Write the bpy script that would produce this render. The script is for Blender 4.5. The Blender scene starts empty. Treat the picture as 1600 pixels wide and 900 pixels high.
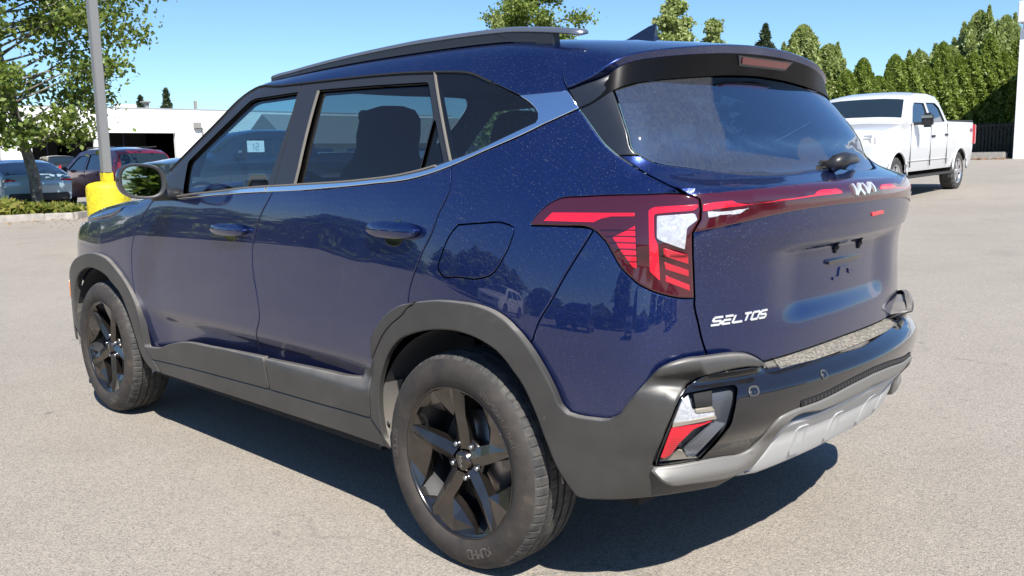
import bpy, bmesh, math, random
import numpy as np
from mathutils import Vector, Matrix
from mathutils.geometry import delaunay_2d_cdt
random.seed(7); RNG=np.random.default_rng(7)
sc=bpy.context.scene; COL=sc.collection
# ---------------- camera
cam=bpy.data.cameras.new('camera'); co=bpy.data.objects.new('camera',cam); COL.objects.link(co)
CAM=(1.91384,-2.60131,1.23945,2.34164,-0.14587,-0.02099,1.38377)
def set_camera():
    cx,cy,cz,yaw,pitch,roll,f=CAM
    F=Vector((math.cos(pitch)*math.cos(yaw),math.cos(pitch)*math.sin(yaw),math.sin(pitch)))
    R=Vector((math.sin(yaw),-math.cos(yaw),0)); U=R.cross(F)
    R2=R*math.cos(roll)+U*math.sin(roll); U2=-R*math.sin(roll)+U*math.cos(roll)
    M=Matrix((R2,U2,-F)).transposed().to_4x4(); M.translation=Vector((cx,cy,cz)); co.matrix_world=M
    cam.sensor_width=36; cam.lens=f*1000/1600*36; cam.clip_end=2000; cam.clip_start=.05
set_camera(); sc.camera=co
# ---------------- world, sun, exposure
SUN=Vector((.74,-.42,1.0)).normalized()
w=bpy.data.worlds.new('World'); sc.world=w; w.use_nodes=True
nt=w.node_tree; bg=nt.nodes['Background']; sky=nt.nodes.new('ShaderNodeTexSky'); sky.sky_type='NISHITA'; sky.sun_disc=False
sky.sun_elevation=math.asin(SUN.z); sky.sun_rotation=math.atan2(SUN.x,SUN.y)
sky.air_density=1.0; sky.dust_density=.05; sky.ozone_density=2.0
tintn=nt.nodes.new('ShaderNodeMix'); tintn.data_type='RGBA'; tintn.blend_type='MULTIPLY'; tintn.inputs[0].default_value=1; tintn.inputs[7].default_value=(.78,1.02,1.30,1)
nt.links.new(sky.outputs[0],tintn.inputs[6]); nt.links.new(tintn.outputs[2],bg.inputs[0]); bg.inputs[1].default_value=.07
sl=bpy.data.lights.new('sun','SUN'); sl.energy=5.0; sl.angle=math.radians(.5); sl.color=(1,.955,.88)
so=bpy.data.objects.new('sun',sl); COL.objects.link(so); so.rotation_euler=SUN.to_track_quat('Z','Y').to_euler(); so.location=(0,0,20)
sc.view_settings.view_transform='Standard'; sc.view_settings.look='None'; sc.view_settings.exposure=.85; sc.view_settings.gamma=1
sc.render.engine='CYCLES'; sc.cycles.transparent_max_bounces=24; sc.cycles.max_bounces=8; sc.cycles.glossy_bounces=5; sc.cycles.transmission_bounces=4
# ---------------- body surface of the main car: section tables in metres
_TB={}
def tab(x,pts):
    # smooth monotone table, sampled once and then read linearly
    k=tuple(pts)
    if k not in _TB:
        X=np.array([p[0] for p in pts],float); Y=np.array([p[1] for p in pts],float); m=np.gradient(Y,X)
        q=np.linspace(X[0],X[-1],3001); i=np.clip(np.searchsorted(X,q)-1,0,len(X)-2); h=X[i+1]-X[i]; t=(q-X[i])/h; d=(Y[i+1]-Y[i])/h
        m0=np.where(m[i]*d<=0,0,np.sign(d)*np.minimum(abs(m[i]),3*abs(d))); m1=np.where(m[i+1]*d<=0,0,np.sign(d)*np.minimum(abs(m[i+1]),3*abs(d)))
        _TB[k]=(q,(2*t**3-3*t**2+1)*Y[i]+(t**3-2*t**2+t)*h*m0+(-2*t**3+3*t**2)*Y[i+1]+(t**3-t**2)*h*m1)
    q,v=_TB[k]; f=(np.asarray(x,float)-q[0])*(3000/(q[-1]-q[0])); f=np.clip(f,0,2999.999); i=f.astype(np.int32); f=f-i
    return v[i]*(1-f)+v[i+1]*f
def ss(a,b,x):
    t=np.clip((x-a)/(b-a),0,1); return t*t*(3-2*t)
def smax(a,b,k): return .5*(a+b+np.sqrt((a-b)**2+k*k))
def smin(a,b,k): return .5*(a+b-np.sqrt((a-b)**2+k*k))
WM=[(-3.5,.60),(-3.3,.77),(-3.1,.835),(-2.9,.865),(-2.63,.885),(-2.3,.885),(-2.0,.874),(-1.2,.872),(-.6,.876),(-.3,.886),(0,.895),(.2,.885),(.4,.858),(.6,.825),(.8,.775),(1,.72)]
Z0=[(-3,.80),(-2.6,.76),(-2.1,.88),(-1.2,.89),(-.7,.88),(-.45,.80),(-.1,.74),(.2,.64),(.5,.60),(.8,.60)]
def Wlow(x,z):
    z0=tab(x,Z0); w=tab(x,WM)
    w=w-.24*np.maximum(z-z0,0)**2-.10*np.maximum(z0-z,0)**2
    # rolled crease low on the doors
    d=ss(-2.25,-1.95,x)*(1-ss(-.50,-.36,x))
    w=w-d*.024*ss(.598,.51,z)
    # shallow concave gutter across doors
    w=w-d*.0015*np.exp(-((z-.98)/.05)**2)
    return w
def Wup(x,z):
    h=z-1.15
    w=.852-.36*h-.12*h*np.abs(h)
    w=w-.10*np.maximum(x-.05,0)**1.6
    return w
def W(x,z): return smin(Wlow(x,z),Wup(x,z),.018)
R0=[(.2,.74),(.55,.795),(.66,.80),(.8,.806),(.93,.812),(1.0,.828),(1.03,.836),(1.08,.838),(1.13,.834),(1.15,.815),(1.165,.775),(1.19,.71),(1.30,.64),(1.5,.475),(1.56,.42),(1.75,.2)]
def R(y,z,recess=True):
    r=tab(z,R0)-tab(z,[(.6,.12),(1.0,.14),(1.15,.14),(1.25,.14),(1.5,.16)])*y*y-.12*y**4
    ya=np.abs(y)
    if recess:
        m=(1-ss(.25,.45,ya))*ss(.75,.83,z)*(1-ss(.965,.985,z))
        r=r-.020*m
        # small step under crease across the whole gate
        r=r-.010*(1-ss(.985,.99,z))*ss(.60,.985,z)
    return r
TC=[(-3.6,.50),(-3.48,.74),(-3.38,.90),(-3.2,1.01),(-3.0,1.067),(-2.65,1.108),(-2.4,1.128),(-2.2,1.145),(-2.1,1.175),(-1.95,1.275),(-1.85,1.345),(-1.65,1.478),(-1.5,1.565),(-1.38,1.597),(-1.2,1.608),(-.9,1.620),(-.5,1.625),(0,1.617),(.3,1.594),(.6,1.55),(1,1.46)]
def Troof(x,y):
    t=tab(x,TC); c=tab(x,[(-3.5,.06),(-2.5,.03),(-2.1,.03),(-1.4,.012),(0,.012),(.25,.028),(.45,.05),(.8,.12)])
    return t-c*(y/.6)**2-.010*(y/.6)**4*ss(-2.3,-1.2,x)
def fr(x,y,z): # front
    return -x-(3.50-.22*y*y-.10*y**4-.25*np.maximum(z-.75,0)**1.3-.05*np.maximum(.55-z,0))
def Fbody(x,y,z,recess=True):
    s=np.abs(y)-W(x,z)
    s=smax(s,x-R(y,z,recess),np.where(z>1.15,.06,.10))
    s=smax(s,fr(x,y,z),.12)
    kt=tab(x,[(-3,.07),(-2.1,.03),(-1.5,.05),(-1.2,.04),(0,.04),(.5,.05)])
    return smax(s,z-Troof(x,y),kt)
RB=[(.2,.60),(.26,.68),(.30,.735),(.36,.785),(.42,.815),(.47,.835),(.50,.86),(.52,.874),(.56,.886),(.60,.892),(.625,.890),(.645,.868),(.66,.835),(.675,.79),(.9,.72)]
RBO=[(.2,.60),(.26,.68),(.30,.735),(.36,.785),(.42,.815),(.47,.835),(.50,.86),(.52,.874),(.56,.886),(.60,.892),(.625,.889),(.645,.868),(.66,.850),(.674,.850),(.686,.876),(.70,.876),(.74,.858),(.9,.80)]
WB=[(-3.6,.70),(-3.3,.82),(-3.1,.875),(-2.9,.897),(-2.63,.905),(-2.3,.90),(-2.0,.89),(-1.2,.888),(-.6,.89),(-.3,.90),(0,.915),(.2,.905),(.4,.885),(.6,.845),(.8,.79),(1,.70)]
def Fclad(x,y,z):
    w=tab(x,WB)-.10*np.maximum(z-.72,0)**2-.30*np.maximum(.42-z,0)**2
    d=ss(-2.2,-2.0,x)*(1-ss(-.48,-.36,x))
    zc=tab(x,[(-2.2,.58),(-2.0,.56),(-1.3,.545),(-.4,.53)])
    # sill: sloped bright shelf over a near-vertical face
    w=w-d*(.035*ss(zc-.060,zc+.012,z))
    s=np.abs(y)-w
    mm=ss(.43,.52,np.abs(y)); r=tab(z,RB)*(1-mm)+tab(z,RBO)*mm-.185*y*y-.10*y**4
    s=smax(s,x-r,.10)
    s=smax(s,-x-(3.53-.24*y*y-.12*y**4),.10)
    return smax(s,z-1.2,.02)
XC,XF,HZ,A,B=.25,-2.5,1.0,.6,.8
def dirs(u,v):
    u,v=np.broadcast_arrays(np.asarray(u,float),np.asarray(v,float))
    th=np.where(u>XC,(u-XC)/A,np.where(u<XF,-(XF-u)/A,0.))
    ox=np.clip(u,XF,XC)
    ph=np.maximum(v-HZ,0)/B
    o=np.stack([ox,0*ox,np.minimum(v,HZ)],-1)
    d=np.stack([np.sin(th)*np.cos(ph),-np.cos(th)*np.cos(ph),np.sin(ph)],-1)
    return o,d
def P(u,v,F=Fbody,off=0.):
    o,d=dirs(u,v); lo=np.full(o.shape[:-1],.05); hi=np.full(o.shape[:-1],1.6)
    for _ in range(26):
        m=.5*(lo+hi); q=o+m[...,None]*d; s=F(q[...,0],q[...,1],q[...,2])>0
        hi=np.where(s,m,hi); lo=np.where(s,lo,m)
    return o+(lo+off)[...,None]*d
def uv_of(p):
    x,y,z=p[...,0],p[...,1],p[...,2]
    ox=np.clip(x,XF,XC); dx=x-ox
    r=np.hypot(dx,y); th=np.arctan2(dx,-y)
    u=np.where(x>XC,XC+A*np.arctan2(dx,-y),np.where(x<XF,XF-A*np.arctan2(-dx,-y),x))
    v=np.where(z>HZ,HZ+B*np.arctan2(z-HZ,r),z)
    # beyond centre of the roof phi>90 : y>0 with x in the straight part
    m=(z>HZ)&(y>0)&(np.abs(dx)<1e-9)
    v=np.where(m,HZ+B*(np.pi-np.arctan2(z-HZ,r)),v)
    return u,v
def hit(C,D,F=Fbody,t0=1.0,t1=9.0,n=900):
    ts=np.linspace(t0,t1,n); out=np.full((len(D),3),np.nan)
    for i,d in enumerate(D):
        q=C+ts[:,None]*d; s=F(q[:,0],q[:,1],q[:,2])<0
        if not s.any():
            k=np.argmin(F(q[:,0],q[:,1],q[:,2])); out[i]=q[k]; continue
        k=np.argmax(s); lo,hi=ts[k-1],ts[k]
        for _ in range(30):
            m=.5*(lo+hi); w=C+m*d
            if F(w[0:1],w[1:2],w[2:3])[0]<0: hi=m
            else: lo=m
        out[i]=C+hi*d
    return out
UC=XC+A*np.pi/2; VC=HZ+B*np.pi/2; UF=XF-A*np.pi/2
def Fsp(x,y,z):
    s=np.abs(y)-W(x,z)-.002
    s=smax(s,x-(.535-.12*y*y-.35*y**4),.05)
    return smax(s,z-Troof(x,y)+.0,.035)
def Fun(x,y,z): return np.minimum(Fbody(x,y,z),Fsp(x,y,z))
TR={
'cant':('b',1,[(-1.959,1.188),(-1.803,1.284),(-1.598,1.420),(-1.442,1.538),(-1.179,1.533),(-0.923,1.529),(-0.598,1.524),(-0.388,1.517),(-0.289,1.511),(-0.194,1.504),(-0.120,1.497),(-0.077,1.490),(-0.032,1.474),(0.055,1.444),(0.145,1.412)]),
'apil':('b',1,[(-1.962,1.192),(-1.805,1.307),(-1.618,1.441),(-1.447,1.548),(-1.347,1.581)]),
'qgl_nose':('b',1,[(0.145,1.412),(0.198,1.385),(0.225,1.362),(0.229,1.345),(0.224,1.334)]),
'chtop':('b',1,[(-1.831,1.095),(-1.697,1.106),(-1.420,1.123),(-1.236,1.136),(-0.891,1.150),(-0.478,1.168),(-0.266,1.186),(-0.150,1.205),(-0.068,1.225),(0.012,1.246),(0.131,1.293),(0.224,1.334)]),
'chbot':('b',1,[(-1.811,1.086),(-1.400,1.110),(-1.231,1.118),(-0.792,1.134),(-0.430,1.156),(-0.218,1.174),(-0.062,1.209),(0.048,1.246),(0.215,1.312),(0.333,1.378)]),
'chbig':('b',0,[(0.145,1.412),(0.227,1.419),(0.294,1.428),(0.313,1.404),(0.333,1.378)]),
'fdgl':('b',0,[(-1.734,1.112),(-1.736,1.135),(-1.753,1.242),(-1.384,1.482),(-1.343,1.490),(-1.031,1.494),(-1.041,1.321),(-1.070,1.143),(-1.384,1.127)]),
'rdgl':('b',0,[(-0.876,1.154),(-0.874,1.210),(-0.896,1.492),(-0.575,1.485),(-0.280,1.475),(-0.241,1.419),(-0.205,1.362),(-0.204,1.278),(-0.208,1.190),(-0.370,1.179),(-0.573,1.167)]),
'rdq':('b',0,[(-0.194,1.194),(-0.191,1.276),(-0.191,1.351),(-0.148,1.286),(-0.103,1.220),(-0.145,1.207)]),
'bpost':('b',0,[(-1.018,1.138),(-1.011,1.315),(-1.038,1.528)]),
'cpost':('b',0,[(-0.258,1.508),(-0.162,1.366),(-0.068,1.224)]),
'g_ff':('b',1,[(-1.881,1.115),(-2.012,1.079),(-2.082,1.032),(-2.143,0.986),(-2.197,0.926),(-2.231,0.858),(-2.246,0.785),(-2.251,0.718),(-2.244,0.642),(-2.229,0.517),(-2.216,0.387),(-2.206,0.251)]),
'g_hood':('b',1,[(-2.114,1.112),(-2.527,1.076),(-2.372,1.025),(-2.496,0.992),(-2.606,0.978),(-2.746,0.959)]),
'g_fr':('b',1,[(-1.015,1.128),(-1.046,1.091),(-1.078,1.057),(-1.124,0.992),(-1.151,0.922),(-1.157,0.878),(-1.156,0.813),(-1.144,0.742),(-1.139,0.665),(-1.210,0.516),(-1.195,0.433),(-1.184,0.336)]),
'g_rq':('b',1,[(-0.065,1.216),(-0.056,1.190),(-0.048,1.153),(-0.067,1.099),(-0.079,1.079),(-0.099,1.027),(-0.139,0.963),(-0.172,0.902),(-0.196,0.849),(-0.210,0.788),(-0.240,0.723)]),
'g_gate':('b',1,[(0.276,1.591),(0.261,1.568),(0.260,1.530),(0.263,1.496),(0.273,1.465),(0.293,1.432),(0.333,1.376),(0.375,1.321),(0.407,1.277),(0.441,1.243),(0.481,1.210),(0.535,1.169),(0.582,1.136)]),
'g_gate2':('b',1,[(0.597,0.874),(0.599,0.845),(0.604,0.818),(0.613,0.765),(0.624,0.719)]),
'g_bump':('b',1,[(0.402,1.046),(0.375,0.988),(0.344,0.918),(0.319,0.853),(0.293,0.793),(0.282,0.748)]),
'gate_bot':('b',1,[(0.624,0.720),(0.673,0.719),(0.706,0.714),(0.741,0.696),(0.764,0.677)]),
'gate_bot2':('b',1,[(0.764,0.677),(0.882,0.680),(1.194,0.685),(1.542,0.682)]),
'fuel':('b',1,[(0.007,1.045),(0.090,1.052),(0.180,1.054),(0.208,1.044),(0.204,1.011),(0.182,0.962),(0.148,0.917),(0.107,0.903),(0.020,0.901),(-0.047,0.902),(-0.062,0.918),(-0.051,0.956),(-0.022,1.016)]),
'l_top':('b',1,[(0.259,1.059),(0.282,1.096),(0.300,1.114),(0.323,1.128),(0.371,1.133),(0.414,1.136),(0.507,1.137),(0.567,1.138),(0.582,1.136)]),
'l_split':('b',0,[(0.582,1.136),(0.597,1.130),(0.605,1.124),(0.608,1.098),(0.607,1.075),(0.593,1.042)]),
'l_right':('b',0,[(0.593,1.042),(0.594,0.984),(0.596,0.934),(0.598,0.875)]),
'l_bot':('b',1,[(0.598,0.875),(0.579,0.876),(0.541,0.888),(0.517,0.900),(0.500,0.912),(0.482,0.931),(0.463,0.955),(0.442,0.998),(0.430,1.020),(0.421,1.031),(0.408,1.045),(0.395,1.052),(0.335,1.055),(0.264,1.054)]),
'bar_top':('b',1,[(0.582,1.136),(0.639,1.145),(0.762,1.171),(0.988,1.214),(1.331,1.242),(1.607,1.215)]),
'bar_bot':('b',1,[(0.593,1.042),(0.638,1.052),(0.692,1.066),(0.794,1.090),(1.006,1.116),(1.371,1.126),(1.493,1.117)]),
'rg':('b',1,[(0.485,1.246),(0.510,1.233),(0.586,1.230),(0.651,1.229),(0.735,1.228),(0.805,1.236),(0.931,1.261),(1.125,1.299),(1.503,1.292),(1.758,1.235)]),
'rgl':('b',1,[(0.366,1.480),(0.403,1.438),(0.423,1.394),(0.454,1.311),(0.475,1.253),(0.485,1.246)]),
'sp_low':('s',1,[(0.303,1.434),(0.328,1.447),(0.357,1.462),(0.392,1.492),(0.426,1.530),(0.447,1.555),(0.490,1.600),(0.584,1.680),(0.779,1.802),(1.026,1.873)]),
'fin_in':('n',1,[(0.426,1.530),(0.413,1.506),(0.403,1.481),(0.403,1.447)]),
'ra_out':('c',1,[(-0.488,0.523),(-0.489,0.569),(-0.470,0.616),(-0.386,0.690),(-0.324,0.745),(-0.249,0.788),(-0.144,0.815),(-0.048,0.829),(0.039,0.833),(0.112,0.831),(0.184,0.816),(0.251,0.778),(0.286,0.734),(0.319,0.674),(0.344,0.616),(0.357,0.580),(0.370,0.565),(0.388,0.561),(0.421,0.561),(0.450,0.564),(0.464,0.576),(0.485,0.617),(0.517,0.674),(0.535,0.704),(0.556,0.720),(0.582,0.729),(0.622,0.731),(0.665,0.731),(0.699,0.726),(0.723,0.713),(0.745,0.694)]),
'ra_in':('c',1,[(-0.311,0.307),(-0.345,0.339),(-0.360,0.391),(-0.365,0.466),(-0.355,0.525),(-0.328,0.587),(-0.293,0.638),(-0.242,0.681),(-0.179,0.707),(-0.113,0.726),(-0.051,0.738),(0.036,0.744),(0.126,0.731),(0.200,0.700),(0.262,0.636),(0.294,0.562),(0.321,0.473),(0.343,0.405),(0.380,0.333)]),
'door_cut':('c',1,[(-0.184,0.813),(-0.195,0.786),(-0.223,0.762),(-0.287,0.722),(-0.327,0.688),(-0.371,0.633),(-0.433,0.558),(-0.421,0.487),(-0.419,0.392)]),
'd_edge_f':('c',1,[(-2.150,0.403),(-1.997,0.419),(-1.909,0.445),(-1.782,0.472),(-1.503,0.488),(-1.248,0.498),(-1.103,0.502)]),
'd_edge_r':('c',1,[(-1.087,0.499),(-0.931,0.503),(-0.691,0.509),(-0.560,0.512),(-0.486,0.520)]),
'd_bot_f':('c',0,[(-2.087,0.348),(-1.694,0.363),(-1.065,0.379)]),
'd_bot_r':('c',0,[(-1.060,0.379),(-0.719,0.384),(-0.419,0.392)]),
'rock_bot':('c',0,[(-2.019,0.292),(-1.712,0.294),(-1.137,0.300),(-0.732,0.303),(-0.311,0.307)]),
'fa_out':('c',1,[(-2.894,0.517),(-2.897,0.622),(-2.842,0.716),(-2.777,0.766),(-2.707,0.794),(-2.602,0.814),(-2.519,0.803),(-2.416,0.763),(-2.339,0.720),(-2.267,0.664),(-2.208,0.590),(-2.176,0.511),(-2.150,0.405)]),
'fa_in':('c',1,[(-2.776,0.346),(-2.805,0.433),(-2.821,0.505),(-2.815,0.573),(-2.776,0.658),(-2.721,0.706),(-2.635,0.735),(-2.540,0.722),(-2.448,0.677),(-2.369,0.637),(-2.285,0.533),(-2.230,0.429),(-2.179,0.342),(-2.114,0.299),(-2.019,0.292)]),
'b_bot':('c',1,[(0.380,0.333),(0.389,0.330),(0.432,0.333),(0.508,0.341),(0.569,0.341),(0.649,0.335)]),
'poc_l':('c',0,[(0.526,0.444),(0.554,0.552),(0.574,0.632),(0.580,0.645)]),
'tongue':('c',1,[(0.580,0.645),(0.586,0.658),(0.604,0.671),(0.639,0.685),(0.681,0.690),(0.716,0.688),(0.766,0.665)]),
'lip_top':('c',1,[(0.529,0.441),(0.565,0.442),(0.607,0.444),(0.660,0.443),(0.698,0.439),(0.728,0.449),(0.751,0.480),(0.767,0.522),(0.787,0.542),(0.809,0.548),(0.922,0.558),(1.060,0.574),(1.265,0.585),(1.543,0.579)]),
'lip_low':('c',1,[(0.523,0.432),(0.539,0.409),(0.559,0.388),(0.595,0.385),(0.630,0.381),(0.697,0.379),(0.737,0.390),(0.767,0.424),(0.793,0.458),(0.803,0.501),(0.821,0.521),(0.934,0.523),(1.075,0.538),(1.292,0.544),(1.613,0.525)]),
'band_step':('c',1,[(0.585,0.645),(0.640,0.652),(0.727,0.659),(0.853,0.659),(1.041,0.661),(1.380,0.661),(1.761,0.636)]),
'skid':('c',0,[(0.649,0.332),(0.727,0.373),(0.766,0.414),(0.807,0.493),(0.828,0.510),(0.945,0.509),(1.082,0.529),(1.302,0.533),(1.585,0.522),(1.516,0.506),(1.625,0.394),(1.604,0.367),(1.463,0.395),(1.567,0.332),(1.217,0.377),(1.024,0.370),(0.913,0.363),(0.767,0.337)]),
'pocket':('c',0,[(0.531,0.444),(0.555,0.549),(0.578,0.637),(0.627,0.643),(0.678,0.644),(0.670,0.590),(0.665,0.551),(0.631,0.480),(0.607,0.444)]),
'fogred':('c',0,[(0.537,0.461),(0.559,0.556),(0.636,0.568),(0.627,0.559),(0.599,0.546),(0.574,0.505),(0.560,0.470),(0.549,0.460)]),
'fogclear':('c',0,[(0.559,0.559),(0.576,0.626),(0.589,0.639),(0.597,0.599),(0.636,0.590),(0.639,0.575),(0.593,0.568)]),
'lr1':('b',0,[(0.288,1.065),(0.309,1.092),(0.433,1.093),(0.457,1.093),(0.488,1.093),(0.489,1.081),(0.438,1.080),(0.418,1.074),(0.404,1.065)]),
'ltri':('b',0,[(0.443,1.031),(0.466,1.046),(0.490,1.063),(0.493,1.009),(0.496,0.952),(0.485,0.956),(0.464,0.992)]),
'lc':('b',0,[(0.511,1.098),(0.514,1.025),(0.516,0.947),(0.534,0.923),(0.538,0.923),(0.536,0.970),(0.534,1.015),(0.527,1.033),(0.525,1.087),(0.562,1.091),(0.597,1.095),(0.605,1.105),(0.604,1.113),(0.567,1.110),(0.522,1.107)]),
'lwhite':('b',0,[(0.527,1.085),(0.562,1.088),(0.598,1.091),(0.604,1.073),(0.585,1.054),(0.583,1.025),(0.581,1.000),(0.557,1.012),(0.536,1.022),(0.528,1.029)]),
'ls1':('b',0,[(0.540,1.010),(0.587,0.990),(0.588,0.961),(0.541,0.986)]),
'ls2':('b',0,[(0.541,0.975),(0.588,0.950),(0.589,0.929),(0.544,0.952)]),
'ls3':('b',0,[(0.544,0.941),(0.590,0.912),(0.591,0.892),(0.544,0.921)]),
'bred':('b',0,[(0.610,1.113),(0.638,1.120),(0.669,1.125),(0.680,1.118),(0.703,1.116),(0.794,1.134),(0.914,1.154),(0.928,1.166),(0.951,1.173),(1.033,1.179),(1.057,1.170),(1.059,1.158),(0.974,1.151),(0.837,1.133),(0.756,1.120),(0.691,1.108),(0.638,1.099),(0.610,1.092)]),
'bwhite':('b',0,[(0.618,1.095),(0.690,1.103),(0.708,1.106),(0.686,1.088),(0.620,1.077)]),
'badge':('b',0,[(1.142,1.202),(1.117,1.140),(1.305,1.153),(1.335,1.201)]),
'seltos':('b',0,[(0.630,0.804),(0.773,0.796),(0.775,0.813),(0.632,0.822)]),
'wip':('b',0,[(1.161,1.318),(1.362,1.382),(1.450,1.384),(1.840,1.243),(1.784,1.238)]),
'plate':('b',0,[(1.104,0.964),(1.357,0.968),(1.424,0.901),(1.146,0.900)]),
'crease':('b',0,[(0.597,1.012),(0.638,1.018),(0.741,1.019),(0.841,1.029),(1.087,1.047),(1.615,1.058)]),
'hnd_r':('b',0,[(-0.403,1.014),(-0.338,1.037),(-0.258,1.049),(-0.179,1.044),(-0.152,1.033),(-0.205,1.013),(-0.300,0.999),(-0.384,0.997)]),
'hnd_f':('b',0,[(-1.439,0.974),(-1.396,0.996),(-1.308,1.011),(-1.219,1.007),(-1.176,0.995),(-1.230,0.970),(-1.320,0.956),(-1.413,0.957)]),
'pblade':('c',0,[(0.601,0.453),(0.659,0.549),(0.630,0.559),(0.580,0.484),(0.585,0.457)]),
'pbox':('c',0,[(0.596,0.641),(0.631,0.641),(0.631,0.604),(0.601,0.602)]),
'pstrip1':('c',0,[(0.599,0.600),(0.630,0.602),(0.636,0.590),(0.602,0.590)]),
'pstrip2':('c',0,[(0.563,0.566),(0.636,0.579),(0.640,0.569),(0.561,0.554)]),
'pshelf':('c',0,[(0.535,0.449),(0.549,0.464),(0.571,0.482),(0.607,0.446)]),
'refl':('b',0,[(1.271,1.073),(1.368,1.074),(1.377,1.058),(1.279,1.057)])}

# ---------------- materials
MATS={}
def mat(name,col=(.5,.5,.5),rough=.5,metal=0,coat=0,coatr=.03,spec=.5,emit=None):
    if name in MATS: return MATS[name]
    m=bpy.data.materials.new(name); m.use_nodes=True; b=m.node_tree.nodes['Principled BSDF']
    b.inputs['Base Color'].default_value=(*col,1); b.inputs['Roughness'].default_value=rough; b.inputs['Metallic'].default_value=metal
    b.inputs['Coat Weight'].default_value=coat; b.inputs['Coat Roughness'].default_value=coatr; b.inputs['Specular IOR Level'].default_value=spec
    if emit: b.inputs['Emission Color'].default_value=(*emit[:3],1); b.inputs['Emission Strength'].default_value=emit[3]
    MATS[name]=m; return m
class N:
    def __init__(s,m): s.t=m.node_tree; s.b=s.t.nodes.get('Principled BSDF'); s.o=[n for n in s.t.nodes if n.type=='OUTPUT_MATERIAL'][0]
    def n(s,ty,**k):
        x=s.t.nodes.new(ty)
        for a,b in k.items():
            if a.startswith('i_'): x.inputs[a[2:].replace('_',' ')].default_value=b
            else: setattr(x,a,b)
        return x
    def l(s,a,b): s.t.links.new(a,b)
    def ramp(s,inp,stops):
        r=s.n('ShaderNodeValToRGB'); e=r.color_ramp.elements
        while len(e)<len(stops): e.new(.5)
        for q,(p,c) in zip(e,stops): q.position=p; q.color=(*c,1) if len(c)==3 else c
        s.l(inp,r.inputs[0]); return r.outputs[0]
    def noise(s,scale,detail=4,rough=.55,vec=None):
        x=s.n('ShaderNodeTexNoise'); x.inputs['Scale'].default_value=scale; x.inputs['Detail'].default_value=detail; x.inputs['Roughness'].default_value=rough
        if vec is not None: s.l(vec,x.inputs['Vector'])
        return x.outputs[0]
    def math(s,op,a,b=None,c=None):
        x=s.n('ShaderNodeMath',operation=op)
        for i,v in enumerate((a,b,c)):
            if v is None: continue
            if isinstance(v,(int,float)): x.inputs[i].default_value=v
            else: s.l(v,x.inputs[i])
        return x.outputs[0]
    def mix(s,f,a,b):
        x=s.n('ShaderNodeMix',data_type='RGBA')
        for i,v in ((0,f),(6,a),(7,b)):
            if isinstance(v,(int,float)): x.inputs[i].default_value=v
            elif isinstance(v,tuple): x.inputs[i].default_value=(*v,1)
            else: s.l(v,x.inputs[i])
        return x.outputs[2]
    def pos(s): return s.n('ShaderNodeNewGeometry').outputs['Position']
    def obj(s): return s.n('ShaderNodeTexCoord').outputs['Object']
    def bump(s,h,st=.3,d=.01):
        x=s.n('ShaderNodeBump'); x.inputs['Strength'].default_value=st; x.inputs['Distance'].default_value=d; s.l(h,x.inputs['Height']); return x.outputs[0]
def schlick(n,ior):
    g=n.n('ShaderNodeNewGeometry'); d=n.n('ShaderNodeVectorMath',operation='DOT_PRODUCT'); n.l(g.outputs['Normal'],d.inputs[0]); n.l(g.outputs['Incoming'],d.inputs[1])
    c=n.math('ABSOLUTE',d.outputs['Value']); k=n.math('POWER',n.math('SUBTRACT',1.0,c),5.0); f0=((ior-1)/(ior+1))**2
    return n.math('MULTIPLY_ADD',k,1-f0,f0)
def dust_mask(n,scale=260,cover=.5,amount=.55,streak=False):
    # dried water spots: small blots of dust gathered in drifts
    v=n.obj()
    vo=n.n('ShaderNodeTexVoronoi'); vo.inputs['Scale'].default_value=scale; n.l(v,vo.inputs['Vector'])
    d=n.math('MULTIPLY_ADD',n.noise(scale*1.4,2,vec=v),.3,vo.outputs['Distance'])
    spot=n.ramp(d,[(.22,(1,1,1)),(.42,(0,0,0))])
    keep=n.ramp(vo.outputs['Color'],[(.35,(0,0,0)),(.75,(1,1,1))])
    patch=n.ramp(n.noise(5,5,.6,vec=v),[(.5-cover*.35,(.15,.15,.15)),(.85-cover*.2,(1,1,1))])
    return n.math('MULTIPLY',n.math('MULTIPLY',n.math('MULTIPLY',spot,keep),patch),amount)
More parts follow.
